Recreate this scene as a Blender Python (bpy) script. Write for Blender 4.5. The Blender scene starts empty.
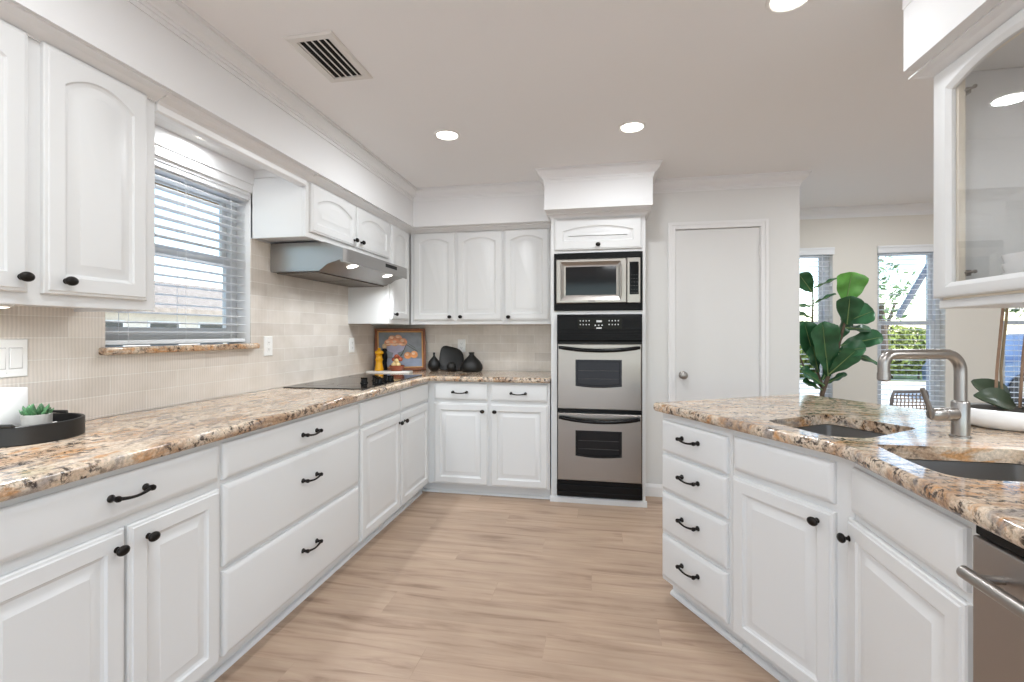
import bpy, math, random
from mathutils import Vector, Matrix
from mathutils.geometry import tessellate_polygon

scene = bpy.context.scene
COL = scene.collection
R = math.radians
random.seed(7)

# ------------------------------------------------------------------ camera, sky, sun, exposure
CAM_H = 1.265
cam_d = bpy.data.cameras.new('camera')
cam_d.sensor_width = 36.0
cam_d.lens = 470.0 / 1024.0 * 36.0
cam_d.shift_y = -8.0 / 1024.0
cam_d.clip_start = 0.05
cam = bpy.data.objects.new('camera', cam_d)
COL.objects.link(cam)
cam.location = (0, 0, CAM_H)
cam.rotation_euler = (R(90), 0, math.atan(88 / 470.0))
scene.camera = cam

vs = scene.view_settings
vs.view_transform = 'Standard'
vs.look = 'None'
vs.exposure = -0.10
vs.gamma = 1.0
vs.use_curve_mapping = False
scene.cycles.use_denoising = True
scene.cycles.max_bounces = 10
scene.cycles.diffuse_bounces = 6
scene.cycles.glossy_bounces = 4
scene.cycles.transparent_max_bounces = 24
scene.cycles.sample_clamp_indirect = 6.0

world = bpy.data.worlds.new('sky')
scene.world = world
world.use_nodes = True
wn = world.node_tree
wn.nodes.clear()
w_out = wn.nodes.new('ShaderNodeOutputWorld')
w_bg = wn.nodes.new('ShaderNodeBackground')
w_sky = wn.nodes.new('ShaderNodeTexSky')
w_sky.sky_type = 'NISHITA'
w_sky.sun_disc = False
w_sky.sun_elevation = R(48)
w_sky.sun_rotation = R(100)
w_sky.dust_density = 0.8
wn.links.new(w_sky.outputs[0], w_bg.inputs[0])
w_bg.inputs[1].default_value = 0.6
wn.links.new(w_bg.outputs[0], w_out.inputs[0])

sun_d = bpy.data.lights.new('sun', 'SUN')
sun_d.energy = 7.0
sun_d.angle = R(1.0)
sun_d.color = (1.0, 0.95, 0.88)
sun = bpy.data.objects.new('sun', sun_d)
COL.objects.link(sun)
sun.rotation_euler = (R(42), 0, R(70))


def area(name, loc, size, power, color=(0.925, 0.965, 1.0), rot=(0, 0, 0), spread=180, shape='DISK', parent=None):
    d = bpy.data.lights.new(name, 'AREA')
    d.shape = shape
    d.size = size
    d.energy = power
    d.color = color
    d.spread = R(spread)
    o = bpy.data.objects.new(name, d)
    COL.objects.link(o)
    o.location = loc
    o.rotation_euler = rot
    if parent:
        o.parent = parent
    return o


CAN_W = 9.5
# added fill lights without fixtures, behind the camera and beside the frame
for p in ((-0.9, 0.75), (0.2, 0.75), (0.2, -1.1), (-0.9, -1.1), (1.9, -1.1), (2.6, 0.6), (2.9, 1.9), (3.6, 3.4), (2.3, 4.0), (2.0, 2.9)):
    area('ceiling_fill_light', (p[0], p[1], 2.425), 0.3, CAN_W)

# ------------------------------------------------------------------ materials
def lin(c):
    return tuple(((x / 255.0) / 12.92 if x / 255.0 <= 0.04045 else ((x / 255.0 + 0.055) / 1.055) ** 2.4) for x in c) + (1.0,)


def mat(name, rgb, rough=0.5, metal=0.0, spec=0.5, var=0.0, scale=8.0, coat=0.0, bump=0.0, bscale=200.0):
    m = bpy.data.materials.new(name)
    m.use_nodes = True
    nt = m.node_tree
    b = nt.nodes['Principled BSDF']
    c = lin(rgb)
    b.inputs['Base Color'].default_value = c
    b.inputs['Roughness'].default_value = rough
    b.inputs['Metallic'].default_value = metal
    b.inputs['Specular IOR Level'].default_value = spec
    b.inputs['Coat Weight'].default_value = coat
    tc = nt.nodes.new('ShaderNodeTexCoord')
    if var > 0:
        n = nt.nodes.new('ShaderNodeTexNoise')
        n.inputs['Scale'].default_value = scale
        n.inputs['Detail'].default_value = 4
        nt.links.new(tc.outputs['Object'], n.inputs['Vector'])
        r = nt.nodes.new('ShaderNodeValToRGB')
        r.color_ramp.elements[0].position = 0.3
        r.color_ramp.elements[1].position = 0.7
        r.color_ramp.elements[0].color = tuple(x * (1 - var) for x in c[:3]) + (1,)
        r.color_ramp.elements[1].color = tuple(min(1, x * (1 + var)) for x in c[:3]) + (1,)
        nt.links.new(n.outputs['Fac'], r.inputs['Fac'])
        nt.links.new(r.outputs['Color'], b.inputs['Base Color'])
    if bump > 0:
        n2 = nt.nodes.new('ShaderNodeTexNoise')
        n2.inputs['Scale'].default_value = bscale
        nt.links.new(tc.outputs['Object'], n2.inputs['Vector'])
        bp = nt.nodes.new('ShaderNodeBump')
        bp.inputs['Strength'].default_value = bump
        bp.inputs['Distance'].default_value = 0.002
        nt.links.new(n2.outputs['Fac'], bp.inputs['Height'])
        nt.links.new(bp.outputs['Normal'], b.inputs['Normal'])
    return m


def emit(name, rgb, strength):
    m = bpy.data.materials.new(name)
    m.use_nodes = True
    nt = m.node_tree
    b = nt.nodes['Principled BSDF']
    b.inputs['Base Color'].default_value = lin(rgb)
    b.inputs['Emission Color'].default_value = lin(rgb)
    b.inputs['Emission Strength'].default_value = strength
    return m


def glass_mat(name, tint=(0.97, 0.985, 0.98), refl=0.5, haze=0.0):
    m = bpy.data.materials.new(name)
    m.use_nodes = True
    nt = m.node_tree
    nt.nodes.clear()
    o = nt.nodes.new('ShaderNodeOutputMaterial')
    t = nt.nodes.new('ShaderNodeBsdfTransparent')
    t.inputs[0].default_value = tint + (1,)
    g = nt.nodes.new('ShaderNodeBsdfGlossy')
    g.inputs['Roughness'].default_value = 0.02
    lw = nt.nodes.new('ShaderNodeLayerWeight')
    lw.inputs[0].default_value = 0.5
    f = nt.nodes.new('ShaderNodeMath')
    f.operation = 'POWER'
    f.inputs[1].default_value = 4.0
    nt.links.new(lw.outputs['Facing'], f.inputs[0])
    f2 = nt.nodes.new('ShaderNodeMath')
    f2.operation = 'MULTIPLY_ADD'
    f2.inputs[1].default_value = 0.85
    f2.inputs[2].default_value = 0.06
    nt.links.new(f.outputs[0], f2.inputs[0])
    f = f2
    mu = nt.nodes.new('ShaderNodeMath')
    mu.operation = 'MULTIPLY'
    mu.inputs[1].default_value = refl
    mx = nt.nodes.new('ShaderNodeMixShader')
    nt.links.new(f.outputs[0], mu.inputs[0])
    nt.links.new(mu.outputs[0], mx.inputs[0])
    nt.links.new(t.outputs[0], mx.inputs[1])
    nt.links.new(g.outputs[0], mx.inputs[2])
    last = mx
    if haze > 0:
        d = nt.nodes.new('ShaderNodeBsdfDiffuse')
        d.inputs[0].default_value = (0.8, 0.82, 0.84, 1)
        m2 = nt.nodes.new('ShaderNodeMixShader')
        m2.inputs[0].default_value = haze
        nt.links.new(mx.outputs[0], m2.inputs[1])
        nt.links.new(d.outputs[0], m2.inputs[2])
        last = m2
    nt.links.new(last.outputs[0], o.inputs[0])
    return m


def granite(name, stretch, rotz):
    m = bpy.data.materials.new(name)
    m.use_nodes = True
    nt = m.node_tree
    N, L = nt.nodes, nt.links
    b = N['Principled BSDF']
    tc = N.new('ShaderNodeTexCoord')
    mp = N.new('ShaderNodeMapping')
    mp.inputs['Rotation'].default_value = (0, 0, rotz)
    mp.inputs['Scale'].default_value = stretch
    L.new(tc.outputs['Object'], mp.inputs['Vector'])

    def noise(scale, detail, rough=0.6, dist=0.0, vec=None):
        n = N.new('ShaderNodeTexNoise')
        n.inputs['Scale'].default_value = scale
        n.inputs['Detail'].default_value = detail
        n.inputs['Roughness'].default_value = rough
        n.inputs['Distortion'].default_value = dist
        L.new(vec or mp.outputs['Vector'], n.inputs['Vector'])
        return n.outputs['Fac']

    def ramp(fac, stops):
        r = N.new('ShaderNodeValToRGB')
        e = r.color_ramp.elements
        e[0].position, e[0].color = stops[0]
        e[1].position, e[1].color = stops[-1]
        for p, c in stops[1:-1]:
            x = e.new(p)
            x.color = c
        L.new(fac, r.inputs['Fac'])
        return r.outputs['Color']

    def mix(fac, a, c):
        x = N.new('ShaderNodeMix')
        x.data_type = 'RGBA'
        L.new(fac, x.inputs[0])
        L.new(a, x.inputs[6])
        if isinstance(c, tuple):
            x.inputs[7].default_value = c
        else:
            L.new(c, x.inputs[7])
        return x.outputs[2]

    base = ramp(noise(7.0, 7, 0.7, 1.0), [(0.30, lin((126, 96, 76))), (0.42, lin((190, 160, 132))), (0.54, lin((222, 205, 184))), (0.72, lin((196, 166, 134)))])
    gold = ramp(noise(17.0, 5, 0.65, 0.6), [(0.55, (0, 0, 0, 1)), (0.65, (0.85, 0.85, 0.85, 1))])
    c1 = mix(gold, base, lin((198, 142, 84)))
    grey = ramp(noise(13.0, 5, 0.65, 1.0), [(0.53, (0, 0, 0, 1)), (0.64, (0.8, 0.8, 0.8, 1))])
    c2 = mix(grey, c1, lin((146, 138, 134)))
    dark = ramp(noise(46.0, 5, 0.72, 0.4, tc.outputs['Object']), [(0.505, (0, 0, 0, 1)), (0.585, (0.96, 0.96, 0.96, 1))])
    dk2 = ramp(noise(9.0, 3, 0.6, 0.6), [(0.38, (0.12, 0.12, 0.12, 1)), (0.56, (1, 1, 1, 1))])
    mm = N.new('ShaderNodeMath')
    mm.operation = 'MULTIPLY'
    L.new(dark, mm.inputs[0])
    L.new(dk2, mm.inputs[1])
    c3 = mix(mm.outputs[0], c2, lin((50, 38, 34)))
    fine = ramp(noise(120.0, 3, 0.6, 0, tc.outputs['Object']), [(0.35, (0.72, 0.72, 0.72, 1)), (0.65, (1.12, 1.12, 1.12, 1))])
    mu = N.new('ShaderNodeMix')
    mu.data_type = 'RGBA'
    mu.blend_type = 'MULTIPLY'
    mu.inputs[0].default_value = 1.0
    L.new(c3, mu.inputs[6])
    L.new(fine, mu.inputs[7])
    L.new(mu.outputs[2], b.inputs['Base Color'])
    b.inputs['Roughness'].default_value = 0.09
    b.inputs['Specular IOR Level'].default_value = 0.75
    return m


def tile_mat(name, axis):
    """long handmade tiles with fine vertical combing; axis 0 = runs along x, 1 = along y"""
    m = bpy.data.materials.new(name)
    m.use_nodes = True
    nt = m.node_tree
    N, L = nt.nodes, nt.links
    b = N['Principled BSDF']
    tc = N.new('ShaderNodeTexCoord')
    sep = N.new('ShaderNodeSeparateXYZ')
    L.new(tc.outputs['Object'], sep.inputs[0])
    cmb = N.new('ShaderNodeCombineXYZ')
    L.new(sep.outputs[axis], cmb.inputs[0])
    L.new(sep.outputs[2], cmb.inputs[1])
    mp = N.new('ShaderNodeMapping')
    mp.inputs['Location'].default_value = (0.11, 0.0695, 0)
    L.new(cmb.outputs[0], mp.inputs['Vector'])
    br = N.new('ShaderNodeTexBrick')
    br.offset = 0.5
    br.inputs['Color1'].default_value = lin((228, 221, 212))
    br.inputs['Color2'].default_value = lin((213, 205, 196))
    br.inputs['Mortar'].default_value = lin((232, 228, 221))
    br.inputs['Scale'].default_value = 1.0
    br.inputs['Mortar Size'].default_value = 0.0022
    br.inputs['Mortar Smooth'].default_value = 0.3
    br.inputs['Bias'].default_value = 0.0
    br.inputs['Brick Width'].default_value = 0.305
    br.inputs['Row Height'].default_value = 0.0775
    L.new(mp.outputs[0], br.inputs['Vector'])
    wv = N.new('ShaderNodeTexWave')
    wv.wave_type = 'BANDS'
    wv.bands_direction = 'X'
    wv.inputs['Scale'].default_value = 26.0
    wv.inputs['Distortion'].default_value = 2.0
    wv.inputs['Detail'].default_value = 2.0
    wv.inputs['Detail Scale'].default_value = 0.6
    L.new(mp.outputs[0], wv.inputs['Vector'])
    ns = N.new('ShaderNodeTexNoise')
    ns.inputs['Scale'].default_value = 9.0
    ns.inputs['Detail'].default_value = 4.0
    L.new(mp.outputs[0], ns.inputs['Vector'])
    r1 = N.new('ShaderNodeValToRGB')
    r1.color_ramp.elements[0].color = (0.9, 0.9, 0.9, 1)
    r1.color_ramp.elements[1].color = (1.03, 1.03, 1.03, 1)
    L.new(wv.outputs['Fac'], r1.inputs['Fac'])
    r2 = N.new('ShaderNodeValToRGB')
    r2.color_ramp.elements[0].position = 0.3
    r2.color_ramp.elements[1].position = 0.7
    r2.color_ramp.elements[0].color = (0.93, 0.92, 0.9, 1)
    r2.color_ramp.elements[1].color = (1.05, 1.05, 1.06, 1)
    L.new(ns.outputs['Fac'], r2.inputs['Fac'])
    m1 = N.new('ShaderNodeMix')
    m1.data_type = 'RGBA'
    m1.blend_type = 'MULTIPLY'
    m1.inputs[0].default_value = 1.0
    L.new(br.outputs['Color'], m1.inputs[6])
    L.new(r1.outputs['Color'], m1.inputs[7])
    m2 = N.new('ShaderNodeMix')
    m2.data_type = 'RGBA'
    m2.blend_type = 'MULTIPLY'
    m2.inputs[0].default_value = 1.0
    L.new(m1.outputs[2], m2.inputs[6])
    L.new(r2.outputs['Color'], m2.inputs[7])
    L.new(m2.outputs[2], b.inputs['Base Color'])
    bp = N.new('ShaderNodeBump')
    bp.inputs['Strength'].default_value = 0.35
    bp.inputs['Distance'].default_value = 0.002
    bp.invert = True
    L.new(br.outputs['Fac'], bp.inputs['Height'])
    L.new(bp.outputs['Normal'], b.inputs['Normal'])
    b.inputs['Roughness'].default_value = 0.28
    return m


def floor_mat():
    m = bpy.data.materials.new('oak_planks')
    m.use_nodes = True
    nt = m.node_tree
    N, L = nt.nodes, nt.links
    b = N['Principled BSDF']
    tc = N.new('ShaderNodeTexCoord')
    br = N.new('ShaderNodeTexBrick')
    br.offset = 0.0
    br.inputs['Color1'].default_value = (0.35, 0.35, 0.35, 1)
    br.inputs['Color2'].default_value = (0.75, 0.75, 0.75, 1)
    br.inputs['Mortar'].default_value = (0.3, 0.3, 0.3, 1)
    br.inputs['Scale'].default_value = 1.0
    br.inputs['Mortar Size'].default_value = 0.0011
    br.inputs['Brick Width'].default_value = 1.22
    br.inputs['Row Height'].default_value = 0.18
    sp = N.new('ShaderNodeSeparateXYZ')
    L.new(tc.outputs['Object'], sp.inputs[0])
    def mth(op, a, b_=None):
        q = N.new('ShaderNodeMath')
        q.operation = op
        L.new(a, q.inputs[0])
        if b_ is not None:
            q.inputs[1].default_value = b_
        return q.outputs[0]
    row = mth('FLOOR', mth('DIVIDE', sp.outputs[1], 0.18))
    sh = mth('MULTIPLY', mth('FRACT', mth('MULTIPLY', row, 0.6180339)), 1.22)
    ad = N.new('ShaderNodeMath')
    L.new(sp.outputs[0], ad.inputs[0])
    L.new(sh, ad.inputs[1])
    cb = N.new('ShaderNodeCombineXYZ')
    L.new(ad.outputs[0], cb.inputs[0])
    L.new(sp.outputs[1], cb.inputs[1])
    L.new(cb.outputs[0], br.inputs['Vector'])
    # shift the grain from plank to plank
    add = N.new('ShaderNodeVectorMath')
    add.operation = 'MULTIPLY_ADD'
    add.inputs[1].default_value = (7.3, 3.1, 0)
    L.new(br.outputs['Color'], add.inputs[0])
    L.new(tc.outputs['Object'], add.inputs[2])
    mp = N.new('ShaderNodeMapping')
    mp.inputs['Scale'].default_value = (1.1, 13.0, 1.0)
    L.new(add.outputs[0], mp.inputs['Vector'])
    n1 = N.new('ShaderNodeTexNoise')
    n1.inputs['Scale'].default_value = 1.6
    n1.inputs['Detail'].default_value = 8
    n1.inputs['Roughness'].default_value = 0.62
    n1.inputs['Distortion'].default_value = 0.6
    L.new(mp.outputs[0], n1.inputs['Vector'])
    n2 = N.new('ShaderNodeTexNoise')
    n2.inputs['Scale'].default_value = 2.1
    n2.inputs['Detail'].default_value = 3
    L.new(add.outputs[0], n2.inputs['Vector'])
    r1 = N.new('ShaderNodeValToRGB')
    e = r1.color_ramp.elements
    e[0].position, e[0].color = 0.28, lin((142, 117, 98))
    e[1].position, e[1].color = 0.72, lin((194, 171, 149))
    x = e.new(0.45)
    x.color = lin((178, 153, 132))
    L.new(n1.outputs['Fac'], r1.inputs['Fac'])
    r2 = N.new('ShaderNodeValToRGB')
    r2.color_ramp.elements[0].position = 0.3
    r2.color_ramp.elements[1].position = 0.7
    r2.color_ramp.elements[0].color = (0.88, 0.87, 0.86, 1)
    r2.color_ramp.elements[1].color = (1.07, 1.07, 1.07, 1)
    L.new(n2.outputs['Fac'], r2.inputs['Fac'])
    r3 = N.new('ShaderNodeValToRGB')
    r3.color_ramp.elements[0].position = 0.2
    r3.color_ramp.elements[1].position = 0.75
    r3.color_ramp.elements[0].color = (0.9, 0.89, 0.88, 1)
    r3.color_ramp.elements[1].color = (1.06, 1.06, 1.06, 1)
    L.new(br.outputs['Color'], r3.inputs['Fac'])
    last = r1.outputs['Color']
    for r in (r2, r3):
        mx = N.new('ShaderNodeMix')
        mx.data_type = 'RGBA'
        mx.blend_type = 'MULTIPLY'
        mx.inputs[0].default_value = 1.0
        L.new(last, mx.inputs[6])
        L.new(r.outputs['Color'], mx.inputs[7])
        last = mx.outputs[2]
    L.new(last, b.inputs['Base Color'])
    b.inputs['Roughness'].default_value = 0.42
    return m


def brushed(name, rgb, rough=0.3, axis=0):
    m = bpy.data.materials.new(name)
    m.use_nodes = True
    nt = m.node_tree
    N, L = nt.nodes, nt.links
    b = N['Principled BSDF']
    b.inputs['Metallic'].default_value = 1.0
    b.inputs['Base Color'].default_value = lin(rgb)
    tc = N.new('ShaderNodeTexCoord')
    mp = N.new('ShaderNodeMapping')
    sc = [400, 400, 400]
    sc[axis] = 3
    mp.inputs['Scale'].default_value = sc
    L.new(tc.outputs['Object'], mp.inputs['Vector'])
    n = N.new('ShaderNodeTexNoise')
    n.inputs['Scale'].default_value = 1.0
    n.inputs['Detail'].default_value = 2
    L.new(mp.outputs[0], n.inputs['Vector'])
    mr = N.new('ShaderNodeMapRange')
    mr.inputs['To Min'].default_value = rough - 0.06
    mr.inputs['To Max'].default_value = rough + 0.1
    L.new(n.outputs['Fac'], mr.inputs['Value'])
    L.new(mr.outputs[0], b.inputs['Roughness'])
    b.inputs['Anisotropic'].default_value = 0.5
    return m


M = {}
M['wall'] = mat('wall_paint', (228, 228, 228), 0.6, bump=0.05, bscale=160)
M['wallpantry'] = mat('pantry_wall_paint', (222, 222, 220), 0.6, bump=0.05, bscale=160)
M['walldining'] = mat('dining_wall_paint', (220, 216, 208), 0.7, bump=0.05, bscale=160)
M['ceil'] = mat('ceiling_paint', (240, 240, 240), 0.8, bump=0.08, bscale=120)
M['trim'] = mat('trim_paint', (232, 232, 232), 0.4)
M['cab'] = mat('cabinet_paint', (221, 222, 222), 0.34)
M['cream'] = mat('cabinet_interior_cream', (238, 230, 214), 0.5)
M['door'] = mat('door_paint', (222, 222, 221), 0.45)
M['bronze'] = mat('oil_rubbed_bronze', (38, 35, 33), 0.38, 0.75, var=0.2, scale=60)
M['black'] = mat('black_enamel', (10, 10, 11), 0.25, spec=0.22)
M['blacksat'] = mat('black_satin', (14, 14, 15), 0.4, spec=0.16)
M['blackglass'] = mat('black_glass', (12, 12, 13), 0.08, spec=0.35)
M['dispglass'] = mat('display_glass', (6, 6, 8), 0.15, spec=0.15)
M['mark'] = mat('panel_printing', (210, 212, 212), 0.5)
M['steel'] = brushed('brushed_steel', (164, 159, 154), 0.31, 0)
M['steelv'] = brushed('brushed_steel_sheet', (164, 162, 160), 0.3, 0)
M['steeldw'] = brushed('dishwasher_steel', (168, 162, 158), 0.36, 1)
M['nickel'] = mat('brushed_nickel', (164, 160, 156), 0.33, 1.0)
M['sink'] = mat('sink_steel', (172, 170, 167), 0.38, 1.0)
M['filter'] = mat('hood_filter', (120, 112, 104), 0.45, 0.8, var=0.15, scale=40)
M['granL'] = granite('granite_long_counter', (1.0, 0.42, 1.0), 0.0)
M['granB'] = granite('granite_peninsula', (0.38, 1.0, 1.0), R(-12))
M['tileL'] = tile_mat('combed_tile_window_wall', 1)
M['tileB'] = tile_mat('combed_tile_oven_wall', 0)
M['floor'] = floor_mat()
M['lens'] = emit('lamp_lens', (255, 250, 240), 6.0)
M['undercab'] = emit('under_cabinet_lens', (255, 244, 226), 5.0)
M['glass'] = glass_mat('window_glass')
M['cabglass'] = glass_mat('cabinet_glass', tint=(0.985, 0.985, 0.985), refl=1.0)
M['slat'] = mat('blind_slat', (226, 228, 230), 0.4)
M['vinyl'] = mat('window_vinyl', (206, 208, 210), 0.4)
M['plate'] = mat('plastic_white', (240, 240, 238), 0.3)
M['slot'] = mat('plastic_shadow', (70, 68, 66), 0.5)
M['chairlight'] = mat('plastic_gap_grey', (176, 174, 172), 0.5)
M['vent'] = mat('vent_enamel', (222, 220, 216), 0.45)
M['ventdark'] = mat('vent_duct', (28, 28, 28), 0.8)
M['matteblack'] = mat('matte_black_ceramic', (20, 20, 20), 0.45, bump=0.15, bscale=90)
M['blackwood'] = mat('black_wood', (26, 25, 24), 0.45)
M['yellow'] = mat('yellow_lacquer', (244, 178, 20), 0.25, coat=0.4)
M['pale_wood'] = mat('pale_wood', (208, 178, 140), 0.5, var=0.12, scale=30)
M['marble'] = mat('white_marble', (238, 236, 232), 0.25, var=0.06, scale=14)
M['brownwood'] = mat('brown_frame_wood', (134, 76, 40), 0.35, var=0.25, scale=25)
M['goldlip'] = mat('gilt_frame_lip', (214, 166, 112), 0.4, 0.2)
M['terra'] = mat('reddish_wood', (150, 82, 58), 0.45, var=0.2, scale=30)
M['tomato'] = mat('red_fruit', (172, 90, 64), 0.35, var=0.15, scale=30)
M['garlic'] = mat('cream_fruit', (232, 206, 150), 0.45)
M['concrete'] = mat('grey_concrete', (150, 148, 143), 0.7, var=0.08, scale=40, bump=0.2)
M['succ'] = mat('succulent_green', (70, 112, 74), 0.45, var=0.55, scale=45)
M['wax'] = mat('white_porcelain', (240, 240, 240), 0.22)
M['leaf'] = mat('fig_leaf', (50, 96, 62), 0.32, var=0.5, scale=7)
M['leaf2'] = mat('fig_leaf_young', (92, 150, 66), 0.32, var=0.3, scale=9)
M['vein'] = mat('fig_vein', (128, 150, 96), 0.5)
M['bark'] = mat('bark', (104, 88, 74), 0.8, var=0.25, scale=40)
M['orchidleaf'] = mat('orchid_leaf', (62, 76, 58), 0.3, var=0.2, scale=14)
M['bamboo'] = mat('bamboo_stake', (142, 114, 92), 0.5, var=0.2, scale=40)
M['orchidstem'] = mat('orchid_stem', (128, 112, 84), 0.5, var=0.15, scale=40)
M['soil'] = mat('dark_moss', (48, 44, 36), 0.9, var=0.4, scale=60)
M['rattan'] = mat('rattan', (150, 128, 104), 0.6, var=0.2, scale=60)
M['chairmetal'] = mat('grey_metal_frame', (126, 122, 120), 0.4, 0.6)
M['basket'] = mat('woven_basket', (172, 146, 112), 0.8, var=0.25, scale=60)
# outdoors
M['concreteout'] = mat('driveway_concrete', (206, 202, 194), 0.8, var=0.06, scale=2)
M['lawn'] = mat('lawn_green', (112, 132, 62), 0.9, var=0.3, scale=3)
M['hedge'] = mat('hedge_green', (140, 152, 72), 0.8, var=0.45, scale=5)
M['treeleaf'] = mat('tree_green', (96, 124, 70), 0.7, var=0.4, scale=3)
M['stucco'] = mat('cream_stucco', (214, 206, 194), 0.85, var=0.05, scale=6)
M['fascia'] = mat('eave_paint', (232, 212, 160), 0.7)
M['fasciabrown'] = mat('eave_board', (150, 120, 84), 0.7)
M['roof'] = mat('roof_shingle', (140, 130, 120), 0.9, var=0.2, scale=8)
M['darkglass'] = mat('dark_window_glass', (46, 56, 66), 0.1)
M['carblue'] = mat('blue_car_paint', (74, 94, 124), 0.3, 0.2, coat=0.3)
M['tyre'] = mat('tyre_rubber', (24, 24, 26), 0.7)
M['greypost'] = mat('grey_post', (140, 142, 150), 0.5)


def painting_mat():
    m = bpy.data.materials.new('still_life_ground')
    m.use_nodes = True
    nt = m.node_tree
    N, L = nt.nodes, nt.links
    b = N['Principled BSDF']
    tc = N.new('ShaderNodeTexCoord')
    n = N.new('ShaderNodeTexNoise')
    n.inputs['Scale'].default_value = 9
    n.inputs['Detail'].default_value = 5
    L.new(tc.outputs['Object'], n.inputs['Vector'])
    r = N.new('ShaderNodeValToRGB')
    r.color_ramp.elements[0].position = 0.3
    r.color_ramp.elements[1].position = 0.75
    r.color_ramp.elements[0].color = lin((112, 116, 118))
    r.color_ramp.elements[1].color = lin((150, 156, 164))
    L.new(n.outputs['Fac'], r.inputs['Fac'])
    L.new(r.outputs['Color'], b.inputs['Base Color'])
    b.inputs['Roughness'].default_value = 0.55
    return m


M['canvas'] = painting_mat()
M['pt_peach'] = mat('painted_peach', (222, 150, 112), 0.55, var=0.35, scale=26)
M['pt_light'] = mat('painted_highlight', (240, 196, 160), 0.55, var=0.2, scale=40)
M['pt_orange'] = mat('painted_orange', (228, 152, 92), 0.55, var=0.2, scale=22)
M['pt_bowl'] = mat('painted_bowl', (176, 170, 192), 0.55, var=0.12, scale=15)
M['pt_table'] = mat('painted_table', (150, 160, 182), 0.55, var=0.12, scale=15)
M['pt_leaf'] = mat('painted_twig', (66, 70, 56), 0.55)


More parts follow.
